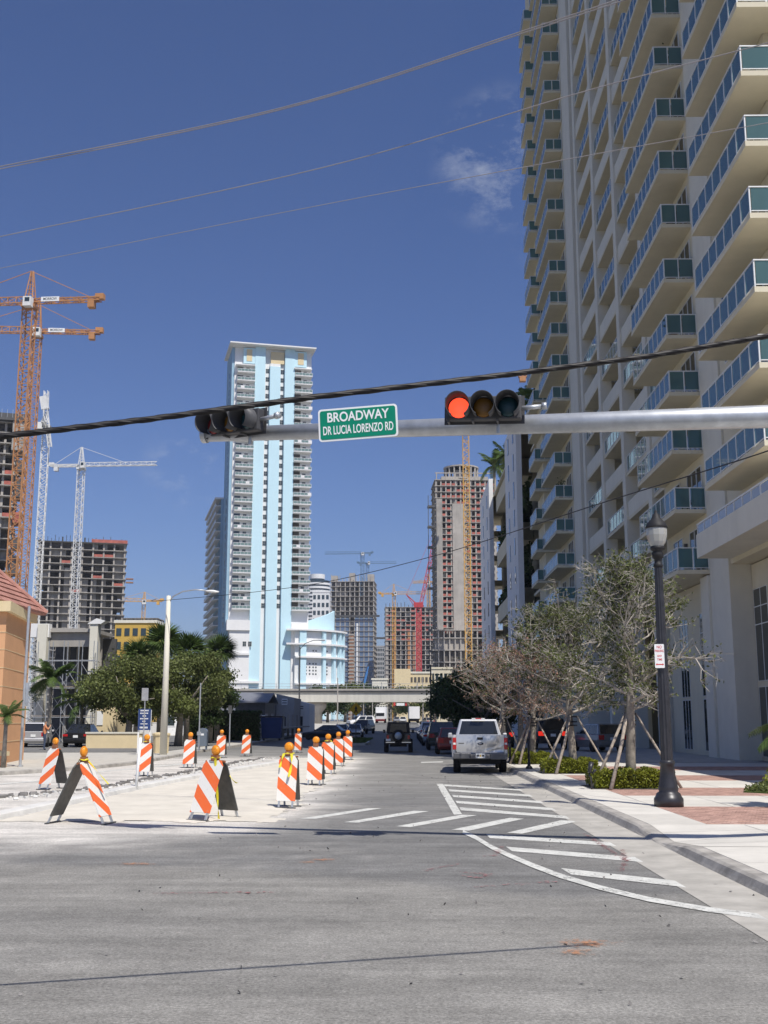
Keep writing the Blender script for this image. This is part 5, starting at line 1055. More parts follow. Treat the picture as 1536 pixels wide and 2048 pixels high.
# ------------------------------------------------------------------ palms and big trees
def frond_mesh(L_, droop, n, wl_, seed):
    r = random.Random(seed); m = MB(); P = []
    for i in range(n+1): f = i/n; P.append(Vector((L_*f*(1-.12*f), 0, L_*(.42*f-droop*f*f))))
    m.path(P, [.025*(1-.8*i/n) for i in range(n+1)], 4)
    for i in range(1, n+1):
        for k in range(3):
            f = (i-1+k/3)/n; c = P[i-1].lerp(P[i], k/3); d = (P[i]-P[i-1]).normalized(); l = wl_*math.sin(math.pi*min(.97,.12+.82*f))**.7*r.uniform(.85,1.1)
            for s in (-1, 1):
                e = c+d*l*.55+Vector((0, s*l*.85, -l*(.25+.2*r.random()))); w_ = d*.035; mid = c.lerp(e,.5)+Vector((0,0,.03)); m.add([c-w_, mid-w_*1.2, e, mid+w_*1.2, c+w_], [(0,1,2,3,4)])
    return m.mesh('frond', M['palm'])
FR = [frond_mesh(2.3, .55, 9, .62, 1), frond_mesh(2.2, .85, 9, .6, 2), frond_mesh(2.1, .2, 9, .55, 3)]
def palm(label, x, y, z, h, nf, seed, sc=1.0, tr=.14, lean=0):
    r = random.Random(seed); t = thing('palm_tree', label, 'palm tree', (x, y, z), 0)
    if h > .3: part(MB().path([(0,0,0),(lean*.4,0,h*.5),(lean,0,h)], [tr*1.25, tr, tr*.9], 9), 'trunk', M['bark'], t, True)
    for i in range(nf):
        o = put(FR[i % 3], 'frond', t, (lean, 0, h)); o.rotation_euler = (r.gauss(0,.25), r.uniform(-1.0,.45) if i % 3 != 2 else r.uniform(-.9,-.2), i*2.4+r.gauss(0,.2)); o.scale = (sc*r.uniform(.85,1.1),)*3
    return t
palm('small drooping palm against the peach house wall at the left edge', A(10,1420,43).x, 43.2, .13, 1.9, 12, 3, .42, .08)
palm('slender palm in front of the scaffolding, between the parked cars', A(104,1340,80).x, 80, .15, 4.6, 18, 4, 1.0, .12)
palm('lower palm just right of the slender one by the scaffolding', A(165,1400,78).x, 78, .15, 2.9, 13, 5, .85, .11)
palm('palm at the right edge of the forecourt reaching into view', 8.15, 23.7, .14, 1.55, 14, 6, .46, .10)
for i, (px, py, Y, z) in enumerate([(985, 930, 172, 34), (1012, 908, 153, 35.5), (1062, 800, 129, 36), (1074, 800, 116.5, 35)]):
    q = A(px, py, Y); palm(('roof palm hanging over the parking structure nearest the construction tower', 'tall roof palm beside the white panel of the parking structure', 'roof palm peeping between the red signal and the tower', 'roof palm close against the tower balconies')[i], q.x+.3, Y, 34.2, q.z-34.4, 20, 20+i, 1.5 if i < 2 else 1.3, .2)
def big_tree(label, x, y, H, rx, ry, rz, n, m, seed, size=.32, zc=None, group=None, trunk=True, nclump=34, z0=0.1):
    r = np.random.default_rng(seed); t = thing('leafy_tree', label, 'tree', (x, y, z0), 0, group); zc = zc or H-rz
    if trunk:
        tb_ = MB(); tb_.path([(0,0,0),(.1,0,zc*.45),(0,.1,zc*.8)], [.035*H+.06, .03*H, .02*H], 8)
        part(tb_, 'trunk', M['bark'], t, True); lb_ = MB()
        for i in range(7):
            a = i*.9+seed; lb_.path([(0,0,zc*.5), (math.cos(a)*rx*.35, math.sin(a)*ry*.35, zc*.8), (math.cos(a)*rx*.75, math.sin(a)*ry*.75, zc+rz*.3*math.sin(i*2.1))], [.022*H, .014*H, .03], 6)
        part(lb_, 'limbs', M['bark'], t, True)
    pts = []
    d = r.normal(size=(nclump,3)); d /= np.linalg.norm(d,axis=1)[:,None]; rad = r.uniform(.45,1.0,nclump)**.6; cs = d*rad[:,None]*np.array([rx,ry,rz])*.86+np.array([0,0,zc])
    cs = cs[cs[:,2] > zc-rz*.75]
    per = n//len(cs)
    for c in cs:
        s = r.uniform(.11,.30)*np.array([rx,ry,rz*1.1]).mean(); q = r.normal(size=(per,3))*s*np.array([1,1,.62])*.62; pts.append(c+q)
    pts = np.concatenate(pts); put(leafmesh('foliage', pts, size, r, m, 1, .6), 'crown', t, kind='stuff'); return t
gl_ = 'broad trees behind the planter wall'
big_tree('broad olive tree over the planter wall left of the lamp pole', -18.4, 76, 6.9, 3.9, 3.2, 2.7, 30000, M['leafmid'], 1, .19, 3.9, gl_)
big_tree('olive tree reaching over the pavement right of the concrete lamp pole', -15.4, 78, 6.9, 3.7, 3, 2.6, 26000, M['leafmid'], 2, .19, 4.1, gl_)
big_tree('darker tree at the right end of the left group, against the blue tower', -15.0, 88, 6.7, 2.3, 2.5, 3.0, 14000, M['leafdark'], 3, .2, 3.6, gl_)
def fan_palm(label, x, y, h, seed, n=46, rad=1.9):
    r = random.Random(seed); t = thing('fan_palm', label, 'palm tree', (x, y, .15), 0, 'sabal palms behind the broad trees'); part(MB().lathe([(.22,0),(.2,h)], n=9), 'trunk', M['bark'], t, True)
    m = MB()
    for i in range(17):
        a = r.uniform(0,6.28); el = r.uniform(-.5,1.35); d = Vector((math.cos(a)*math.cos(el), math.sin(a)*math.cos(el), math.sin(el))); s = d.cross(Vector((0,0,1))).normalized(); u = s.cross(d)
    FM = []
    for v in range(3):
        mm = MB(); 
        for k in range(15):
            b = -1.25+2.5*k/14; e = Vector((rad*(.55+.45*math.cos(b*.75))*math.cos(b*.8), rad*.62*math.sin(b*.95), -.35*rad*abs(b)*.5-.2*v)); mid = e*.62+Vector((0,0,.22)); n_ = Vector((-math.sin(b),math.cos(b),0))*.055; mm.add([(0.35,0,.05), mid-n_, e, mid+n_], [(0,1,2,3)])
        mm.tube((0,0,0),(.4,0,.06),.02,n=4); FM.append(mm.mesh('fan_frond', M['palm']))
    for i in range(n):
        o = put(FM[i % 3], 'fan_frond', t, (0,0,h)); o.rotation_euler = (r.gauss(0,.3), r.uniform(-1.25,.7), i*2.4)
for i, (x, y, h, lab) in enumerate([(-18.0,84,7.4,'sabal palm with the highest crown behind the broad trees, left of the lamp pole'),(-20.2,86,6.4,'sabal palm leftmost of the three behind the broad trees'),(-15.2,93,7.3,'sabal palm at the right, its dark crown against the blue tower base'),(-16.0,84,6.7,'sabal palm just right of the concrete lamp pole')]): fan_palm(lab, x, y, h, 40+i)
gd = 'dark shade trees along the right kerb'
for i, (x, y, H, rx, lab) in enumerate([(6.4,92,6.2,3.4,'dark shade tree nearest the pickup on the right kerb'),(6.0,104,6.5,3.4,'dark shade tree second along the right kerb'),(5.9,120,7.0,3.6,'dark shade tree third along the right kerb, below the bridge end'),(6.6,142,7.5,4.2,'paler shade tree farthest along the right kerb')]):
    big_tree(lab, x, y, H, rx, 3.2, 2.8 if i < 3 else 3.2, 9000, M['leafdark' if i < 3 else 'leafmid'], 60+i, .30, None, gd)
gf = 'street trees beyond the bridge'
for i, (px, Y, H, rx) in enumerate([(655,262,9,7),(690,275,10,6),(735,330,11,8),(790,360,12,9),(835,345,11,9),(870,300,11,8),(600,255,7.5,6),(560,250,7,6),(500,255,8,6),(465,252,8,6)]):
    q = A(px,1440,Y); big_tree(('bushy tree right behind the bridge pier','tall tree between pier and yellow sign','tree over the far street left of the box truck','far tree closing the end of the street','far tree right of the truck under the bridge','tree under the right end of the bridge','low tree left of the bridge pier','low tree above the grey roofs under the bridge','small tree under the bridge, mid left','small tree under the bridge at the far left')[i], q.x, Y, H-gz(Y)*0, rx, 5, H*.42, 5000, M['leafmid' if i % 2 else 'leafdark'], 80+i, .55, None, gf, True, 26, gz(Y))
# ------------------------------------------------------------------ hedge, sheds and the elevated guideway
hg = []
xa, xb = A(372,1460,98).x, A(520,1460,98).x
single(MB().box(xa+.2, 98.3, .1, xb-.2, 99.3, 2.5), 'hedge_wall', M['hedgecore'], 'long tall dark hedge behind the mailbox', 'hedge')
pts = [(rng.uniform(xa,xb), 98.2+abs(rng.normal(0,.1)) if rng.random() < .6 else rng.uniform(98.2,99.4), 0) for _ in range(7000)]
pts = [(a,b,rng.uniform(.1,2.6) if b < 98.45 else 2.55+rng.normal(0,.08)) for a,b,c in pts]
o = bpy.data.objects['hedge_wall']; ch = put(leafmesh('leaves', pts, .2, rng, M['leafdark']), 'leaves', o, kind='stuff')
fw = thing('concrete_fence', 'long grey concrete fence along the left pavement before the bridge', 'fence', (-13, 105, .1))
fx0, fx1 = A(520,1450,104).x, A(602,1450,136).x
for i in range(8):
    a, b = Vector((fx0,104,0)).lerp(Vector((fx1,136,0)), i/8), Vector((fx0,104,0)).lerp(Vector((fx1,136,0)), (i+1)/8); zg = gz(b.y); wpart(MB().bar((*a.lerp(b,.02).xy,zg+1.1),(*a.lerp(b,.98).xy,zg+1.1),2.1,.12), 'fence_panel', M['rawconc'], fw)
    wpart(MB().box(a.x-.12,a.y-.12,.05,a.x+.12,a.y+.12,2.5), 'fence_post', M['rawconc'], fw)
bg = thing('blue_dumpster', 'dark blue waste container standing by the concrete fence', 'container', (A(541,1470,100).x, 100.5, .12)); part(MB().prism([(-.8,.2),(.8,.2),(.95,2.0),(-.95,2.0)], 1, 0, 1.4), 'body', M['bluesign'], bg); part(MB().box(-1.0,-.05,2.02,1.0,1.5,2.12), 'lid', M['black'], bg)
for x in (-.7,.7): part(MB().box(x-.08,.3,0,x+.08,.5,.19), 'foot', M['steel'], bg)
def shed(label, px0, px1, Y, d, h, roofh, wm, rm, nw, door=False):
    a, b = A(px0,1440,Y).x, A(px1,1440,Y).x; t = thing('low_building', label, 'building', ((a+b)/2, Y, gz(Y)), 0, 'low buildings before the guideway'); hw = (b-a)/2
    part(MB().box(-hw,0,0,hw,d,h), 'wall', wm, t); part(MB().prism([(-.5,h),(d*.5,h+roofh),(d+.5,h),(d+.5,h+.15),(d*.5,h+roofh+.15),(-.5,h+.15)], 0, -hw-.4, hw+.4), 'roof', rm, t)
    for i in range(nw): x = -hw+(i+.5)*2*hw/nw; f = part(MB().box(x-.6,-.06,1.1,x+.6,.0,2.4), 'window', M['signwhite'], t); put(MB().box(x-.5,-.075,1.2,x+.5,-.062,2.3).mesh('pane', M['winglass']), 'pane', f)
    return t
M['greyroof'] = mat('grey sheet roof', (.22,.23,.26), .6, .2, var=.1); M['greywall'] = mat('grey cladding', (.36,.36,.36), .8, var=.08)
shed('long white low building with a grey roof behind the hedge', 330, 505, 135, 14, 3.6, 1.5, M['white'], M['greyroof'], 8)
shed('dark grey shed with a sloping roof between the hedge and the bridge', 470, 530, 122, 9, 3.7, 1.0, M['steel'], M['greyroof'], 4)
def bluff(label, px0, px1, Y, h, m):
    a, b = A(px0,1440,Y).x, A(px1,1440,Y).x; t = thing('grey_warehouse', label, 'building', ((a+b)/2, Y, gz(Y)), 0, 'grey warehouses before the guideway'); hw = (b-a)/2
    part(MB().prism([(-hw,0),(hw,0),(hw,h),(-hw,h+.5)], 1, 0, 10), 'wall', m, t); f = part(MB().box(-hw*.4,-.08,h-.9,hw*.25,0,h-.1), 'sign_panel', M['signwhite'], t); part(MB().box(-hw*.7,-.05,.1,hw*.1,0,2.2), 'loading_door', M['steel'], t)
    for z in (h-.65, h-.35): put(MB().box(-hw*.34,-.09,z-.06,hw*.18,-.081,z+.06).mesh('sign_print', M['steel']), 'sign_print', f)
bluff('grey clad warehouse end with a white name panel, left one', 508, 540, 140, 4.5, M['greywall']); bluff('grey clad warehouse end with a white name panel, right one', 552, 588, 146, 4.6, M['greywall']); bluff('small white warehouse end nearest the bridge pier', 590, 618, 155, 3.9, M['white'])
M['girder'] = mat('pale girder concrete', (.62,.60,.53), .9, var=.08, scale=.3, dirt=.12)
gw = thing('elevated_guideway', 'pale concrete elevated guideway crossing the street on piers', 'bridge', (-16, 240, 0)); Yg = 240
wpart(MB().prism([(Yg-1.75,5.6),(Yg+3.2,5.6),(Yg+3.8,7.6),(Yg-1.85,7.6)], 0, -39, 70), 'girder', M['girder'], gw); wpart(MB().box(-60,Yg-2.1,7.61,70,Yg+4.1,7.95), 'deck_edge', M['steel'], gw); wpart(MB().box(-60,Yg-2.2,7.96,70,Yg-1.6,8.35), 'deck_beam', M['rawconc'], gw); wpart(MB().prism([(Yg-1.75,5.9),(Yg+3.2,5.9),(Yg+3.8,7.6),(Yg-1.85,7.6)], 0, -70, -39.1), 'girder', M['girder'], gw)
for i in range(34): wpart(MB().box(-60+i*3.7,Yg-2.12,8.36,-59.9+i*3.7,Yg-2.02,9.4), 'railing_post', M['galv'], gw)
for z in (8.75, 9.35): wpart(MB().box(-60,Yg-2.18,z,70,Yg-2.13,z+.07), 'railing_rail', M['galv'], gw)
for px in (634, 905, 400): x = A(px,1440,Yg).x; wpart(MB().lathe([(1.0,gz(Yg)),(1.0,3.4),(1.9,4.6),(1.9,5.58)], (x,Yg+1,0), 14), 'pier', M['rawlt'], gw, True)
for i, (px, Y, h) in enumerate([(675,215,9.0),(702,300,11),(720,330,12),(738,350,11),(745,300,9.5),(835,310,11),(846,290,11.5),(598,172,12.6),(862,150,9),(727,290,10),(1003,58,4.2)]):
    q = A(px,1440,Y); t = thing('far_street_pole', ('pale pole in front of the guideway near the pier','pale pole left of the yellow sign, beyond the bridge','pale pole just right of the yellow sign','thin pale pole left of the box truck','pale pole beside the box truck','pale pole right of the far trucks','pale pole nearest the dark right trees','dark tall lamp pole left of the pier with a long arm','dark pole in front of the guideway on the right','thin pale pole between sign and truck','pale thin pole standing behind the pickup truck')[i], 'pole', (q.x, Y, gz(Y)), 0, 'poles along the far street'); dk = i in (7, 8)
    part(MB().tube((0,0,0),(0,0,h),.13 if i < 10 else .05,.09 if i < 10 else .05,8), 'pole', M['steel'] if dk else M['rawlt' if i < 10 else 'galv'], t)
    if i == 7: part(MB().path([(0,0,h-.4),(.8,0,h+.5),(2.0,0,h+.95),(2.9,0,h+1.0)], .06, 6), 'arm', M['steel'], t); part(MB().cbox((3.3,0,h+.98),(1.0,.35,.2)), 'lamp_head', M['galv'], t, bev=.06)
fs = thing('far_signal_gantry', 'far street sign and two red signals hanging over the street beyond the bridge', 'traffic signal', (A(800,1420,300).x, 300, 0))
for px in (789, 812): x = A(px,1412,300).x; wpart(MB().box(x-.25,299.8,5.0+.6,x+.25,300.2,7.0), 'signal_head', M['signred'], fs)
wpart(MB().box(A(790,1412,300).x,300.1,6.8,A(862,1412,300).x,300.3,7.05), 'arm', M['galv'], fs); wpart(MB().box(A(793,1412,300).x,299.9,5.6,A(809,1412,300).x,300,6.3), 'street_sign', M['signwhite'], fs); wpart(MB().tube((A(862,1412,300).x,300.2,1.2),(A(862,1412,300).x,300.2,7.2),.15), 'pole', M['galv'], fs)
# ------------------------------------------------------------------ skyline: the pale blue tower
bo_ = A(456, 1290, 395); BT = thing('pale_blue_tower', 'tall pale blue and white apartment tower with a flat overhanging roof', 'building', (bo_.x, 395, 0), R(14.5))
def bp(mb, name, m, parent=None, **k): return part(mb, name, m, parent or BT, **k)
U = 29.3; s_ = U/170.0                     # local metres per photo pixel across the front
def lx_(px): return (px-456)*s_
FZ = 3.22; zt = 132.5
bp(MB().box(0, 1.2, 0, U-.6, 17, 137.8), 'wall', M['white'])
for a, b, h in ((499,521,138.2),(531.5,554,131),(563.5,585,138.2)): bp(MB().box(lx_(a), -.25, 4, lx_(b), 1.19, h), 'blue_pier', M['skyblue'])
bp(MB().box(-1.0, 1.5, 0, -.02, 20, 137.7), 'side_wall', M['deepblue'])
bp(MB().box(-2.2, -2.6, 138.3, U+.6, 20, 138.75).box(-.9,-.2,137.82,U,16,138.28), 'roof_slab', M['white'])
for a, b in ((474,499),(585,611)): bp(MB().box(lx_(a), -.1, 131.6, lx_(b)-.02, 1.18, 137.5), 'penthouse_block', M['skyblue']); bp(MB().box(lx_(a)+1.1, -.22, 132.4, lx_(b)-1.2, -.11, 136.9), 'louvre', M['sand'])
bp(MB().box(lx_(533), .3, 132.3, lx_(562), 1.18, 136.8), 'louvre', M['sand']); bp(MB().box(lx_(531.5), .1, 131.02, lx_(554), 1.17, 132.2), 'louvre_sill', M['white'])
for a, b in ((460,498.8),(585.2,622)): bp(MB().box(lx_(a)-.4, -1.0, 130.6, lx_(b), 1.19, 130.95), 'upper_ledge', M['white'])
M['blpane'] = mat('greenish balcony pane', (.16,.24,.23), .15, var=.1, spec=.6); M['dimwall'] = mat('recess wall', (.42,.40,.36), .9, var=.05)
bw1 = lx_(499)-lx_(461); bm_ = MB().box(0,-1.3,-.25,bw1,1.19,0).mesh('balcony', M['white']); br = MB(); br.box(0,-1.3,1.0,bw1,-1.22,1.1)
for i in range(6): br.box(i*(bw1-.08)/5,-1.3,.003,i*(bw1-.08)/5+.08,-1.22,1.0)
br.box(0,-1.29,.09,bw1,-1.23,.16); br = br.mesh('railing', M['white'])
pn = MB().box(.1,-1.27,.17,(bw1-.08)/5-.02,-1.25,.98).mesh('balcony_pane', M['blpane']); pnw = MB().box(.1,-1.28,.17,(bw1-.08)/5-.02,-1.25,.98).mesh('balcony_pane', M['white'])
wf = MB(); wf.box(0,-.06,0,1.3,.0,1.75,0); wf.box(.1,-.08,.1,.62,-.061,.85,1); wf.box(.7,-.08,.1,1.2,-.061,.85,1); wf.box(.1,-.08,.95,.62,-.061,1.65,1); wf.box(.7,-.08,.95,1.2,-.061,1.65,1); wf = wf.mesh('window', [M['dimwall'], M['winglass']])
dr_ = MB().box(0,-.05,0,2.2,.0,2.3).mesh('door_or_shade_panel', M['winglass']); dk = MB().box(0,-.04,0,2.4,0,2.9).mesh('painted_recess_shade', M['void'])  # dk: dark panel painted in for recess shade, right-hand balconies only
nfl = 28
for k in range(nfl):
    z = 128.0-FZ*k-(.4 if k > 9 else 0)
    if z < 37.5: break
    for a in (461, 585.2):
        b = put(bm_, 'balcony', BT, (lx_(a), 0, z)); put(br, 'railing', b)
        for i in range(5): put(pnw if rnd.random() < .07 else pn, 'balcony_pane', b, (i*(bw1-.08)/5, 0, 0))
        put(wf, 'window', BT, (lx_(a)+bw1*.52, 1.19, z+.5)); put(dr_ if a < 500 else dk, 'door_or_shade_panel', BT, (lx_(a)+.15, 1.19, z+.05))
    for a in (523, 555): put(wf, 'window', BT, (lx_(a), 1.19, z+.6))
# white base and the rounded blue podium
bp(MB().box(-.8,-1.6,33.0,lx_(499),1.18,36.6), 'base_block', M['white']); bp(MB().box(.3,-.9,3,lx_(499),1.17,32.98), 'base_wall', M['white']); bp(MB().box(-.6,-1.5,24.4,lx_(499),1.16,25.2), 'ledge', M['white']); bp(MB().box(.8,-1.4,14.6,lx_(520),1.16,15.3), 'ledge', M['white'])
for x in (5.0, 6.9): put(wf, 'window', BT, (x, -.91, 27.4))
for a in (585.5, 600): pass
bp(MB().box(lx_(585), -.6, 4, lx_(603), 1.15, 36), 'base_wall', M['white'])
pc = (lx_(592), 20.0); pr_ = 22.5
def arc(r, a0, a1, n=14): return [(pc[0]+r*math.sin(R(a0+(a1-a0)*i/n)), pc[1]-r*math.cos(R(a0+(a1-a0)*i/n))) for i in range(n+1)]
def ring(r0, r1, a0, a1, z0, z1, name, m, ztop=None):
    o, i_ = arc(r1, a0, a1), arc(r0, a0, a1); n = len(o); mb = MB(); zt_ = ztop or (lambda k: z1)
    V = [(x,y,z0) for x,y in o]+[(x,y,z0) for x,y in i_]+[(x,y,zt_(k)) for k,(x,y) in enumerate(o)]+[(x,y,zt_(k)) for k,(x,y) in enumerate(i_)]
    Fc = []
    for k in range(n-1): Fc += [(k,k+1,2*n+k+1,2*n+k),(n+k+1,n+k,3*n+k,3*n+k+1),(2*n+k,2*n+k+1,3*n+k+1,3*n+k),(k+1,k,n+k,n+k+1)]
    Fc += [(0,2*n,3*n,n),(n-1,2*n-1,4*n-1,3*n-1)]; mb.add(V, Fc); return bp(mb, name, m)
ring(12, pr_-.5, 0, 62, 2, 33, 'podium_wall', M['white'])
for z in (33.2, 28.2, 23.6, 14.2): ring(12.2, pr_+1.2, -8 if z > 27 else 0, 65, z, z+.6, 'podium_band', M['white'])
for a in (4, 27, 40, 50, 58): ring(pr_-.4, pr_+.7, a, a+(6 if a == 4 else 3.2), 2.1, 33.1, 'podium_fin', M['skyblue'])
ring(18.3, 19, 10, 62, 33.85, 40, 'slanted_parapet', M['skyblue'], lambda k: 36.5+5.2*k/14)
lv = MB().cbox((0,0,0),(.5,.12,.5)).mesh('podium_opening', M['winglass'])
for a in (11, 14.5, 18, 21, 31, 34):
    for z, on in ((26.2, True), (21.6,False),(20.4,False),(19.2,False),(18,False),(12.4,False),(11.2,False),(10,False),(8.8,False),(7.6,False)):
        if on and a in (14.5, 31): continue
        o = put(lv, 'podium_opening', BT, (pc[0]+(pr_-.46)*math.sin(R(a)), pc[1]-(pr_-.46)*math.cos(R(a)), z), R(a))
# long lower wing seen obliquely on the left with its own balconies
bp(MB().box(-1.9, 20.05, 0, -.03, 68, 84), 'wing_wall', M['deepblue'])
wb = MB().box(-2.0,0,-.25,0,45,0).mesh('wing_balcony', M['white']); wr = MB(); wr.box(-2.0,0,.95,-1.9,45,1.1)
for i in range(26): wr.box(-2,i*1.79,.003,-1.9,i*1.79+.1,.95)
wr = wr.mesh('railing', M['white']); wg = MB().box(-1.97,.1,.1,-1.94,44.9,.9).mesh('glass_panels', M['blpane']); wd_ = MB().box(-.05,0,0,0,1.6,2.1).mesh('window', M['winglass'])
for k in range(25):
    z = 81.5-FZ*k; 
    if z < 8: break
    b = put(wb, 'wing_balcony', BT, (-1.9, 20.1, z)); put(wr, 'railing', b); put(wg, 'glass_panels', b, kind='stuff')
    for j in range(9): put(wd_, 'window', BT, (-1.905, 22+j*5, z+.3))
bp(MB().box(-4.2,20.1,84.02,-.1,69,84.6), 'wing_roof', M['white'])
for k in range(0, 30): put(wd_, 'window', BT, (-1.005, 9, 128-FZ*k))
# ------------------------------------------------------------------ towers under construction
def ctower(label, px0, px1, Y, topy, FHt, depth, rz, seed, slabm=None, infill=(), cols=7, core=None, edge=.8, netf=.25, netrows=None, group='towers under construction'):
    r = random.Random(seed); a, b = A(px0,1440,Y).x, A(px1,1440,Y).x; W = b-a; H = A((px0+px1)/2, topy, Y).z; n = int(H/FHt)
    t = thing('construction_tower', label, 'building', (a, Y, 0), rz, group)
    sl = MB().box(-edge,-edge,-.3,W+edge,depth+edge,0).mesh('floor_slab', slabm or M['rawlt'])
    for k in range(1, n+1): put(sl, 'floor_slab', t, (0,0,k*FHt))
    cm = MB().box(-.35,-.35,0,.35,.35,n*FHt).mesh('column', M['rawlt'])
    for i in range(cols+1): put(cm, 'column', t, (W*i/cols, 0.0, .003)); 
    for i in (1, 2, 3): put(cm, 'column', t, (0, depth*i/3, .003)); put(cm, 'column', t, (W, depth*i/3, .003))
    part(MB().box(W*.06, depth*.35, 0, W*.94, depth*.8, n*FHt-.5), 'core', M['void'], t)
    for (u0, u1, f0, f1, m, yo) in infill: part(MB().box(W*u0, yo, FHt*n*f0+.01, W*u1, depth*.4, FHt*n*f1-.31), 'shear_wall', M[m], t)
    for k in range(n):
        mb = MB(); q = 0; 
        while q < cols:
            rr = r.random(); x0_, x1_ = W*q/cols+.4, W*(q+1)/cols-.4
            if rr < .34: mb.box(x0_, .9, .02, x0_+(x1_-x0_)*r.choice((.3,.45,1)), 1.2, FHt-.32, 0)
            elif rr < .34+(netf if netrows is None or netrows(k/n) else 0): mb.box(x0_, -edge-.02, .02, x1_, -edge+.03, 1.15, 1)
            elif rr < .78: mb.box(x0_, 1.6, .02, x1_, 2.0, FHt-.32, 2)
            q += 1
        if mb.V: part(mb, 'infill', [M['rawconc'], M['net'], M['void']], t, loc=(0,0,k*FHt), kind='stuff')
    return t, W, n*FHt
t, W, H = ctower('grey concrete frame tower with open floors behind the white cranes', 60, 230, 480, 1070, 3.15, 20, R(16), 1, slabm=M['rawconc'], infill=[(.30,.38,0,.86,'rawconc',.6),(.5,.58,0,.80,'rawconc',.6),(.64,.68,0,.8,'rawconc',.7),(.76,.80,0,.72,'rawconc',.7),(.44,.48,0,1,'bluefilm',.5),(.16,.2,0,.7,'rawconc',.6)], cols=8, netf=.10, netrows=lambda f: f > .7, edge=1.0)
part(MB().box(W*.6,-1.02,H+.01,W+1.0,-.8,H+1.5), 'safety_net', M['net'], t); part(MB().box(-2,-1.6,H-.2,W+1.4,-1.05,H), 'formwork', M['steel'], t)
for i in range(24): x = W*i/23; part(MB().tube((x,.2,H),(x,.2,H+rnd.choice((1.5,2.2,3,6 if i % 6 == 0 else 2))),.12 if i % 6 else .35,n=5), 'rebar', M['steel'], t)
for z in (H*.78, H*.80): part(MB().box(W+1.0,-.6,z,W+4.2,1.5,z+.5), 'landing_stage', M['rustconc'], t)
t, W, H = ctower('dark unfinished tower cut by the left edge behind the orange cranes', -110, -10, 330, 838, 3.3, 14, R(19), 2, slabm=M['rawconc'], cols=5, netf=.2, edge=1.5)
part(MB().box(-3,-3,H+.2,W+4.2,14,H+1.0).box(-2,-2,H+1.02,W+2.5,12,H+2.6), 'top_deck', M['steel'], t); part(MB().box(W-1,-2.5,H-9,W+2.8,8,H+.1), 'wrapped_corner', M['rawconc'], t)
for i in range(7): part(MB().tube((W-6+i*1.6,-2.8,H+1),(W-6+i*1.6,-2.8,H+3.6),.08,n=4), 'guard_post', M['galv'], t)
for k in range(9): part(MB().box(W+.6, -2.0, H*.15+k*H*.085, W+3.0, 6, H*.15+k*H*.085+rnd.uniform(3,6)), 'netting', M['steel' if k % 3 else 'net'], t)
t, W, H = ctower('blue glazed unfinished tower with a brown hoist shaft in the middle distance', 660, 747, 900, 1160, 4.0, 26, R(-3), 3, infill=[(.0,.42,0,.74,'bluefilm',-.2),(.56,.98,0,.74,'bluefilm',-.2),(.44,.54,0,.62,'rustconc',-2.2),(.6,.64,.2,.7,'signwhite',-.6)], cols=9, netf=.0)
for u0, u1, h in ((0,.14,5),(.85,1,6),(.42,.55,7)): part(MB().box(W*u0,2,H+.01,W*u1,10,H+h), 'upstand', M['rawlt'], t)
for i in range(16): part(MB().tube((W*i/15,1,H),(W*i/15,1,H+rnd.uniform(2,6)),.3,n=4), 'column_stub', M['rawlt'], t)
part(MB().box(-3,-2.4,H*.74,W+5,-1.9,H*.755), 'catch_deck', M['steel'], t)
for k in range(24): part(MB().box(W*.42, -2.45, 4+k*3.0*(H*.6/72), W*.56, -2.25, 5.2+k*3.0*(H*.6/72)), 'hoist_stage', M['rawlt'], t)
t, W, H = ctower('unfinished tower with red netted top floors behind the red crane', 772, 872, 850, 1208, 3.6, 26, R(2), 4, infill=[(.44,.5,.1,.8,'cor',-.3),(.54,.6,.1,.8,'rustconc',-.3),(.62,.70,0,.95,'net',-.9),(.16,.2,0,.9,'cor',-.5),(.0,.05,0,1,'rawconc',-.2)], cols=10, netf=.55, netrows=lambda f: f > .7)
for i in range(14): part(MB().tube((W*i/13,1,H),(W*i/13,1,H+rnd.uniform(1.5,4)),.3,n=4), 'column_stub', M['steel'], t)
part(MB().box(-9,-1,H*.72,-.6,3,H*.735), 'landing_stage', M['steel'], t)
t, W, H = ctower('tallest unfinished tower with a round crown and rows of red netting, right of centre', 876, 999, 570, 958, 3.2, 24, R(3), 5, infill=[(.27,.48,.24,.90,'rawlt',-1.0),(.0,.10,.24,.92,'rawconc',-1.2),(.53,.58,.24,1,'rawconc',-.4),(.80,.86,.24,.97,'white',-.6),(.90,1.0,.2,.93,'rawlt',-.9),(.3,.36,.9,1,'rawlt',.2)], cols=12, netf=.60, netrows=lambda f: f > .28)
cx, cy = W*.47, 12
for z in (H+1.5, H+8.2): part(MB().lathe([(9.4,z),(9.4,z+.7),(8.2,z+.7),(8.2,z)], (cx,cy,0), 28), 'crown_ring', M['rawlt'], t)
for i in range(18): a = i*2*math.pi/18; part(MB().box(-.35,-.35,H,.35,.35,H+8.2), 'crown_column', M['rawlt'], t, loc=(cx+8.8*math.cos(a), cy+8.8*math.sin(a), 0))
part(MB().box(W*.1,3,H,W*.9,20,H+2.4).box(W*.35,6,H+2.41,W*.62,16,H+6.5), 'plant_room', M['rawlt'], t)
for i in range(7): part(MB().box(W*i/6.2,-.8,H,W*i/6.2+.5,-.3,H+3.2), 'column_stub', M['rawlt'], t)
part(MB().box(-.5,-.8,H+3.21,W+.5,-.2,H+3.7), 'ring_beam', M['rawlt'], t)
wn = MB().box(0,-1.05,0,1.2,-.92,1.4).mesh('window', M['void'])
for k in range(9, 36): put(wn, 'window', t, (W*.935,0,k*3.2+.6)); put(wn, 'window', t, (W*.54,.5,k*3.2+.6))
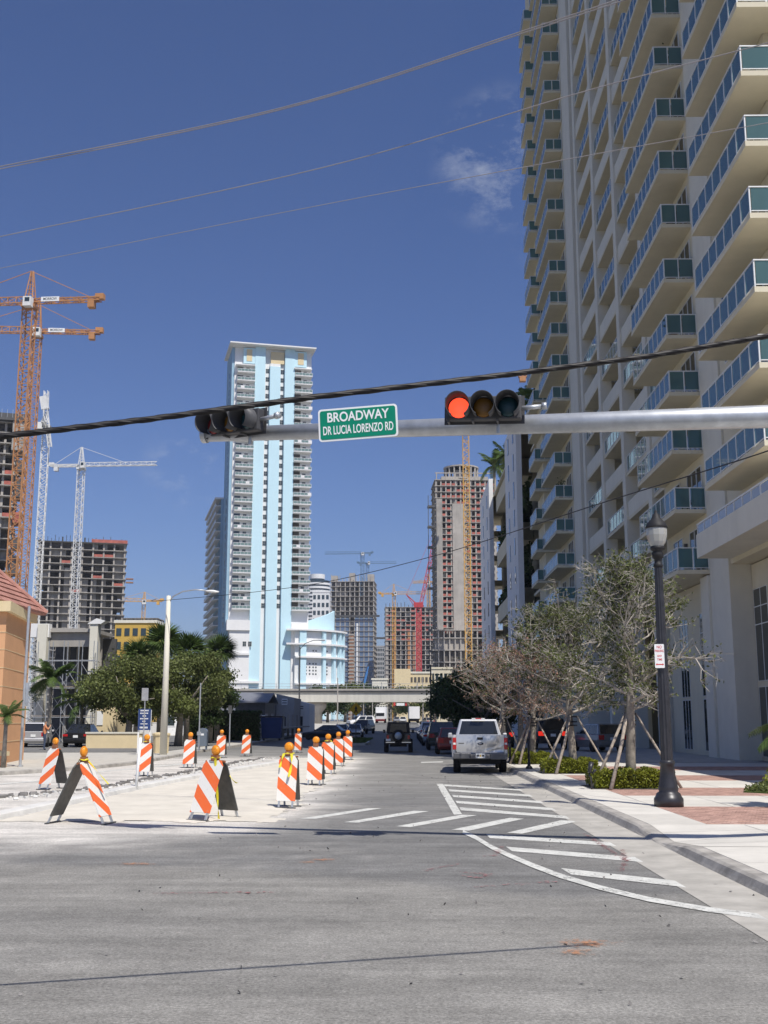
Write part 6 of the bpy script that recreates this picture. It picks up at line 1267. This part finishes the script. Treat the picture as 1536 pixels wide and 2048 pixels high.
for i, (u0,u1,z0_,z1_,m) in enumerate([(-.05,.45,36,42,'rawlt'),(.0,.32,0,36,'void'),(.02,.40,23,28,'rustconc'),(.45,.75,0,30,'rawconc'),(.75,1.05,6,38,'rawconc')]): part(MB().box(W*u0,-6+.1*i,z0_+.05,W*u1,-1.3,z1_), 'low_block', M[m], t)
for z in (8,14,19,24,30,36,42,46): part(MB().box(-3,-7.5,z,W+3,-1.25,z+.5), 'podium_slab', M['rawlt'], t)
for i in range(12): part(MB().box(W*i/11-.3,-7.2,0,W*i/11+.3,-6.7,46), 'podium_column', M['rawlt'], t)
for i in range(9): part(MB().box(-4.5,-2,H*.2+i*H*.085,-.5,2,H*.2+i*H*.085+1.0), 'scaffold_stage', M['steel'], t)
part(MB().box(-4.4,-1.9,20,-4.1,-1.6,H*.93).box(-1.4,-1.9,20,-1.1,-1.6,H*.93), 'hoist_mast', M['steel'], t)
# finished buildings in the far distance
wc = A(634,1200,1050); rt = thing('round_white_tower', 'white round tower with banded floors peeking right of the pale blue tower', 'building', (wc.x, 1050, 0)); hz_ = A(634,1150,1050).z
part(MB().lathe([(12,0),(12,hz_-6),(7,hz_-5.9),(7,hz_)], n=28), 'wall', M['winglass'], rt)
bd = MB().lathe([(12.6,0),(12.6,1.9),(11.5,1.9),(11.5,0)], n=28).mesh('floor_band', M['white'])
for k in range(int((hz_-8)/3.6)): put(bd, 'floor_band', rt, (0,0,4+k*3.6))
part(MB().lathe([(7.3,hz_-4),(7.3,hz_+.3),(0,hz_+.5)], n=20), 'crown', M['white'], rt)
def block(label, name, px0, px1, Y, topy, m, rows, cols_, roofm=None, d=14, pm='winglass', proud=True, base=None):
    a, b = A(px0,1440,Y).x, A(px1,1440,Y).x; h = A((px0+px1)/2,topy,Y).z; t = thing(name, label, 'building', (a, Y, 0)); W = b-a
    part(MB().box(0,0,0,W,d,h), 'wall', M[m], t); part(MB().box(-.3,-.3,h+.01,W+.3,d+.3,h+.5+h*.01), 'cornice', M[roofm or m], t)
    fh = (h-2)/rows; wm = MB().box(0,-.12,0,W/cols_*.62,.05,fh*.55).mesh('window', M[pm])
    for k in range(rows):
        for i in range(cols_): put(wm, 'window', t, (W*(i+.19)/cols_, 0, 1.5+fh*k+fh*.2))
    return t
block('white slab block with stepped top in front of the round tower', 'white_apartment_block', 622, 657, 980, 1185, 'white', 16, 4)
block('slim grey white apartment block with many small windows, between two unfinished towers', 'grey_apartment_block', 747, 773, 1000, 1294, 'greywall', 16, 6)
block('low cream building with a white roof left of the cream car park', 'low_cream_building', 744, 775, 420, 1360, 'creamlt', 2, 6)
cp_ = block('cream car park with open window bands above the guideway', 'cream_car_park', 797, 865, 420, 1347, 'sand', 5, 9, 'creamlt', pm='void'); part(MB().box(-1.5,-1,0,4.5,6,A(800,1338,420).z), 'stair_tower', M['sand'], cp_)
block('ochre building stretch behind the cream car park, right side', 'ochre_building', 862, 905, 440, 1338, 'cream', 4, 5)
yb2 = block('ochre yellow apartment block with cream end, above the broad trees', 'yellow_apartment_block', 222, 305, 300, 1246, 'ochre' if 'ochre' in M else 'sand', 7, 5, 'creamlt')
t, W, H = ctower('low round edged unfinished block behind the yellow apartment block', 228, 306, 620, 1232, 3.6, 18, 0, 9, slabm=M['rawconc'], cols=9, netf=0)
dbk = block('dark glass low building under the tallest unfinished tower', 'dark_low_building', 905, 985, 300, 1355, 'steel', 3, 8)
# ------------------------------------------------------------------ cranes
def lattice(mb, p, q, w_, h, nseg, r, m=0, tri=False):
    p = Vector(p); q = Vector(q); d = (q-p).normalized(); u = (Vector((0,0,1)) if abs(d.z) < .8 else Vector((0,1,0))); s = d.cross(u).normalized(); u = s.cross(d).normalized()
    cs = [(-w_/2,-h/2),(w_/2,-h/2),(w_/2,h/2),(-w_/2,h/2)] if not tri else [(-w_/2,-h/2),(w_/2,-h/2),(0,h/2)]
    C_ = [[p.lerp(q, i/nseg)+s*a+u*b for a, b in cs] for i in range(nseg+1)]; k = len(cs)
    for j in range(k): mb.bar(C_[0][j], C_[-1][j], r*2, m=m)
    for i in range(nseg):
        for j in range(k):
            a, b = (j, (j+1) % k) if i % 2 else ((j+1) % k, j); mb.bar(C_[i][a], C_[i+1][b], r*1.2, m=m)
            if i % 2 == 0 or tri: mb.bar(C_[i][j], C_[i][(j+1) % k], r*1.2, m=m)
def crane(label, px, basey, Y, topy, jy, jib, cj, az, m, mw, apex=8, sign=False, cabm='cwh', jibh=1.8, flat=False, seg=None, z0=None):
    b = A(px, jy, Y); zj = b.z; z0 = z0 or 0; t = thing('tower_crane', label, 'crane', (b.x, Y, 0), az, 'tower cranes over the building sites'); x = Vector((1,0,0))
    mb = MB(); n = seg or max(8, int((zj-z0)/(mw*.72))); lattice(mb, (0,0,z0), (0,0,zj-2.2), mw, mw, n, mw*.052); part(mb, 'mast', M[m], t)
    part(MB().box(-mw*.65,-mw*.65,zj-2.2,mw*.65,mw*.65,zj-1.4).lathe([(mw*.55,zj-1.4),(mw*.75,zj-.4)], n=14), 'slewing_ring', M[m], t)
    jb = MB(); lattice(jb, (mw*.5,0,zj), (jib,0,zj), 1.5, jibh, max(8, int(jib/2.2)), .11, 0, True); part(jb, 'jib', M[m], t)
    cb = MB(); lattice(cb, (-mw*.5,0,zj-.4), (-cj,0,zj-.4), 1.6, .8, max(5, int(cj/2)), .12); part(cb, 'counter_jib', M[m], t)
    part(MB().box(-cj+1.4,-.9,zj-2.6,-cj+3.0,.9,zj-.7), 'counterweight', M[m], t); part(MB().box(-cj-.9,-.8,zj-.5,-cj+1.2,.8,zj+.9), 'winch', M[m], t)
    part(MB().box(mw*.2,-mw*.5-1.9,zj-2.0,mw*.2+1.7,-mw*.5-.1,zj+.5), 'cab', M[cabm], t) if math.cos(az) > 0 else part(MB().box(-mw*.2-1.0,mw*.5+.1,zj-2.6,-mw*.2+1.0,mw*.5+1.9,zj-.2), 'cab', M[cabm], t); part(MB().box(-mw*.2-.7,mw*.5+1.9,zj-1.5,-mw*.2+.5,mw*.5+1.95,zj-.5) if math.cos(az) < 0 else MB().box(mw*.2+.3,-mw*.5-1.95,zj-1.0,mw*.2+1.4,-mw*.5-1.9,zj+.1), 'cab_window', M['winglass'], t)
    if apex:
        ap = MB(); 
        for s in (-1, 1):
            for u in (-1, 1): ap.bar((s*mw*.42,u*mw*.42,zj-.4),(s*.25-.2,u*.25,zj+apex),.22)
        for i in range(1, 6): f = i/6; w_ = mw*.42*(1-f)+.2*f; ap.bar((-w_-.1*f,-w_,zj+apex*f),(w_-.1*f,-w_,zj+apex*(f+.14)),.12); ap.bar((-w_,w_,zj+apex*f),(w_,w_,zj+apex*f),.12); ap.bar((-w_,-w_,zj+apex*f),(w_,-w_,zj+apex*f),.12)
        part(ap, 'apex', M[m], t); part(MB().bar((-.2,.3,zj+apex),(jib*.55,.3,zj+.9),.14).bar((-.2,-.3,zj+apex),(-cj*.86,-.3,zj+.3),.14), 'pendant_bars', M[m], t)
    for i in range(int(cj/2)): part(MB().bar((-2-i*2,-.8,zj),(-2-i*2,-.8,zj+1.1),.07), 'guard_post', M[m], t) if sign else None
    if sign:
        s_b = part(MB().box(-7.8,.86 if math.cos(az) < 0 else -.95,zj-.85,-3.2,.95 if math.cos(az) < 0 else -.86,zj+.35), 'name_board', M['signwhite'], t)
        put(textmesh('MORROW', .95, M['black'], .004, .78, .01), 'lettering', s_b, (-5.5,.965 if math.cos(az) < 0 else -.965,zj-.25), math.pi if math.cos(az) < 0 else 0)
    return t
M['ochre'] = mat('ochre stucco', (.55,.36,.08), .9, var=.05); 
for o in bpy.data.objects:
    if o.parent == yb2 and o.name.startswith('wall'): o.data.materials[0] = M['ochre']
cr = crane('front orange tower crane with the higher name board arm, at the left edge', 60, 1190, 262, 540, 600, 34, 18.0, R(176), 'cor', 2.5, 7.5, True)
cr = crane('rear orange tower crane with the lower name board arm, behind the first', 75, 1190, 300, 610, 660, 34, 17.5, R(184), 'cor', 2.2, 7.5, True)
cwl = crane('white crane with its jib end hanging down the mast, left of the concrete tower', 93, 1230, 400, 830, 850, 9, 3, R(-80), 'cwh', 2.5, 5, False)
q_ = A(93,850,400); bx_ = q_.x; z1_ = A(95,785,400).z; z2_ = A(93,848,400).z; inv = (Matrix.Translation((cwl.location.x, 400, 0)) @ Matrix.Rotation(cwl.rotation_euler[2], 4, 'Z')).inverted()
def onto(mb, name):
    mb.V = [tuple(inv @ Vector((x+bx_, y+398, z))) for x, y, z in mb.V]; part(mb, name, M['cwh'], cwl)
lj = MB(); lattice(lj, (1.0,0,z2_-1), (2.4,0,A(96,897,400).z), 1.2, .8, 8, .12); onto(lj, 'jib_end'); lj = MB(); lattice(lj, (.3,0,z2_), (-.1,0,z1_), 1.4, 1.4, 6, .12); onto(lj, 'tail'); onto(MB().cbox((-.6,0,(z1_+z2_)/2+1.5),(2.6,1.5,5.0),0,Matrix.Rotation(R(-12),3,'Y')), 'tail_weight')
crane('white hammerhead crane with a long arm to the right, in front of the concrete tower', 163, 1242, 440, 890, 929, 31, 12.5, R(-3), 'cwh', 2.4, 7.2, False, jibh=1.5)
crane('dark blue flat top crane on the blue glazed tower, its arm to the left', 725, 1160, 900, 1105, 1105, 31, 8, R(176), 'cbl', 2.6, 0, False, jibh=2.0, z0=100)
crane('smaller blue flat top crane just right, its arm to the right', 735, 1160, 920, 1124, 1125, 24, 8, R(-2), 'cbl', 2.4, 0, False, jibh=1.8, z0=100)
crane('yellow orange crane in front of the red netted tower, arm to the right', 788, 1345, 800, 1170, 1186, 24, 10.5, R(-4), 'cye', 2.2, 6.5, False)
crane('pale yellow crane with a raised arm behind the red crane', 857, 1220, 860, 1145, 1163, 13, 6, R(162), 'cye', 2.2, 6, False, z0=80)
crane('tall orange crane mast rising in front of the tallest unfinished tower', 931, 1285, 540, 862, 858, 4, 3, R(180), 'cye', 3.0, 0, False)
crane('distant pale orange crane above the yellow apartment block', 288, 1232, 620, 1187, 1200, 20, 10, R(186), 'cye', 1.8, 4.5, False)
oc = A(1045,752,420); ot = thing('crane_counter_arm', 'orange crane counter arm poking out above the red signal beside the tower', 'crane part', tuple(oc)); cb = MB(); lattice(cb, (-1.5,0,0), (18,0,.6), 1.6, 1.0, 9, .16); part(cb, 'counter_jib', M['cor'], ot); part(MB().box(-1.2,-1.2,-2.3,1.2,1.2,-.6), 'counterweight', M['cor'], ot); part(MB().box(-2.0,-1,.55,2.2,1,1.5), 'winch', M['cor'], ot); part(MB().bar((18,0,.6),(18,0,-oc.z),1.6), 'mast', M['cor'], ot)
# red crawler crane: netted red mast and a steep luffing jib
q0, q1 = A(838,1345,780), A(838,1215,780); rc_ = thing('red_luffing_crane', 'red crane with a steep lattice jib leaning to the right before the towers', 'crane', (q0.x, 780, 0), 0)
mb = MB(); lattice(mb, (0,0,0), (0,0,q1.z), 3.4, 3.4, 30, .35); part(mb, 'mast', M['cre'], rc_); j0 = A(842,1208,780); j1 = A(880,1030,780); j0.x -= q0.x; j1.x -= q0.x
jb = MB(); lattice(jb, (j0.x,0,j0.z), (j1.x,0,j1.z), 2.2, 2.2, 26, .22); part(jb, 'jib', M['cre'], rc_); part(MB().box(-3.4,-2.5,q1.z,3.2,2.5,q1.z+3.4), 'machine_deck', M['cre'], rc_); part(MB().bar((-2,0,q1.z+3),(-8.5,0,q1.z+9),.7).bar((-8.5,0,q1.z+9),(j1.x-3,0,j1.z-8),.18).bar((-8.5,0,q1.z+9),(-3,0,q1.z+1),.4), 'mast_frame', M['cre'], rc_)
bl_ = A(725,1370,860); bb = thing('blue_boom_lift', 'bright blue boom at the foot of the blue glazed tower', 'crane', (bl_.x, 860, 0)); part(MB().bar((-4,0,6),(3.5,0,38),1.6).bar((3.5,0,38),(4.5,0,42),1.0), 'boom', mat('bright blue steel', (.05,.2,.5), .5), bb); part(MB().box(-6,-2,0,-1,2,6), 'base', M['cbl'], bb)
# ------------------------------------------------------------------ small life on balconies and forecourt
def balcony_chair(label, x, y, z, rz):
    t = thing('balcony_chair', label, 'chair', (x, y, z), rz, 'dark chairs on the balconies'); part(MB().box(-.25,-.25,.40,.25,.25,.46), 'seat', M['black'], t); q = part(MB().box(-.25,.20,.47,.25,.26,.98), 'backrest', M['black'], t); q.rotation_euler[0] = R(-8)
    for a in (-.22,.22):
        for b in (-.22,.22): part(MB().box(a-.02,b-.02,0,a+.02,b+.02,.40), 'leg', M['black'], t)
        part(MB().box(a-.02,-.2,.60,a+.02,.24,.64), 'armrest', M['black'], t)
def pot_plant(label, x, y, z, h, seed):
    t = thing('potted_plant', label, 'potted plant', (x, y, z), 0, 'potted plants on the balconies'); part(MB().lathe([(.15,0),(.2,.35),(.17,.36)], n=12), 'pot', M['rust'], t, True); r = np.random.default_rng(seed)
    part(MB().tube((0,0,.3),(0,0,h*.8),.02), 'stem', M['bark'], t); put(leafmesh('foliage', np.abs(r.normal(size=(240,3)))*[0,0,.22]*h+r.normal(size=(240,3))*[.17,.17,.05]+[0,0,h*.5], .17, r, M['leafdark']), 'foliage', t, kind='stuff')
balcony_chair('dark chair on the balcony one floor above the lowest of the near column', 14.3, 55.2, Z0+3.01, R(40)); balcony_chair('dark chair with its back to the street, seven balconies up the near column', 14.2, 55.3, Z0+18.01, R(200)); balcony_chair('second dark chair seven balconies up, closer to the glass', 13.9, 56.2, Z0+18.01, R(120))
pot_plant('potted plant behind glass on the third balcony from the top of the near column', 14.1, 55.0, Z0+27.01, 1.3, 1); pot_plant('leafy potted plant on the fourth balcony of the near column', 13.95, 55.0, Z0+12.01, 1.2, 2); pot_plant('low potted plant on the fifth balcony of the near column', 14.0, 55.0, Z0+15.01, 1.0, 3); pot_plant('potted plant topping the rail of a far column balcony', 14.0, 97.2, Z0+3*4+.01, 1.7, 4)
gb = MB(); gp_ = [(8.4,28.6),(9.2,27.9),(13,27.6),(14,29),(12.5,32.2),(10.0,32.0)]; gb.prism(gp_, 2, .1, .17)
bed = single(gb, 'planting_bed', M['grass'], 'low green planting bed at the right edge of the forecourt', 'planting bed')
pts = []
while len(pts) < 9000:
    x, y = rng.uniform(8.4,14), rng.uniform(27.6,32.2); i = True
    for (ax, ay), (bx, by) in zip(gp_, gp_[1:]+gp_[:1]):
        if (bx-ax)*(y-ay)-(by-ay)*(x-ax) < 0: i = False
    if i: pts.append((x, y, .17+abs(rng.normal(0,.05))))
put(leafmesh('ground_cover', pts, .09, rng, M['leafmid'], 2), 'ground_cover', bed, kind='stuff')
sb_ = thing('low_shrub', 'small yellow green shrub at the right edge above the planting bed', 'shrub', (9.9, 30.2, .16)); put(leafmesh('foliage', rng.normal(size=(900,3))*[.16,.16,.10]+[0,0,.25], .08, rng, M['leafhedge']), 'foliage', sb_, kind='stuff'); part(MB().tube((0,0,0),(0,0,.2),.02), 'stem', M['bark'], sb_)
lv_ = [( rng.uniform(-3,4), rng.uniform(8,40), .014) for _ in range(260)]
single(MB(), 'fallen_leaves', M['leafbrown'], 'scattered bits of dry leaf litter on the asphalt', 'leaf litter', kind='stuff').data = leafmesh('fallen_leaves', lv_, .05, rng, M['rubble'], .05)
# ------------------------------------------------------------------ thin city haze
hm = bpy.data.materials.new('haze'); hm.use_nodes = True; t = hm.node_tree; t.nodes.remove(t.nodes['Principled BSDF']); pv = t.nodes.new('ShaderNodeVolumePrincipled')
pv.inputs['Density'].default_value = HAZE; pv.inputs['Color'].default_value = (.86,.90,.96,1); pv.inputs['Anisotropy'].default_value = .2; t.links.new(pv.outputs[0], t.nodes['Material Output'].inputs['Volume'])
hz = put(MB().box(-4000,-400,-1.2,4000,4900,175).mesh('haze', hm), 'haze', kind='stuff'); hz['label'] = 'thin pale haze over the whole city'
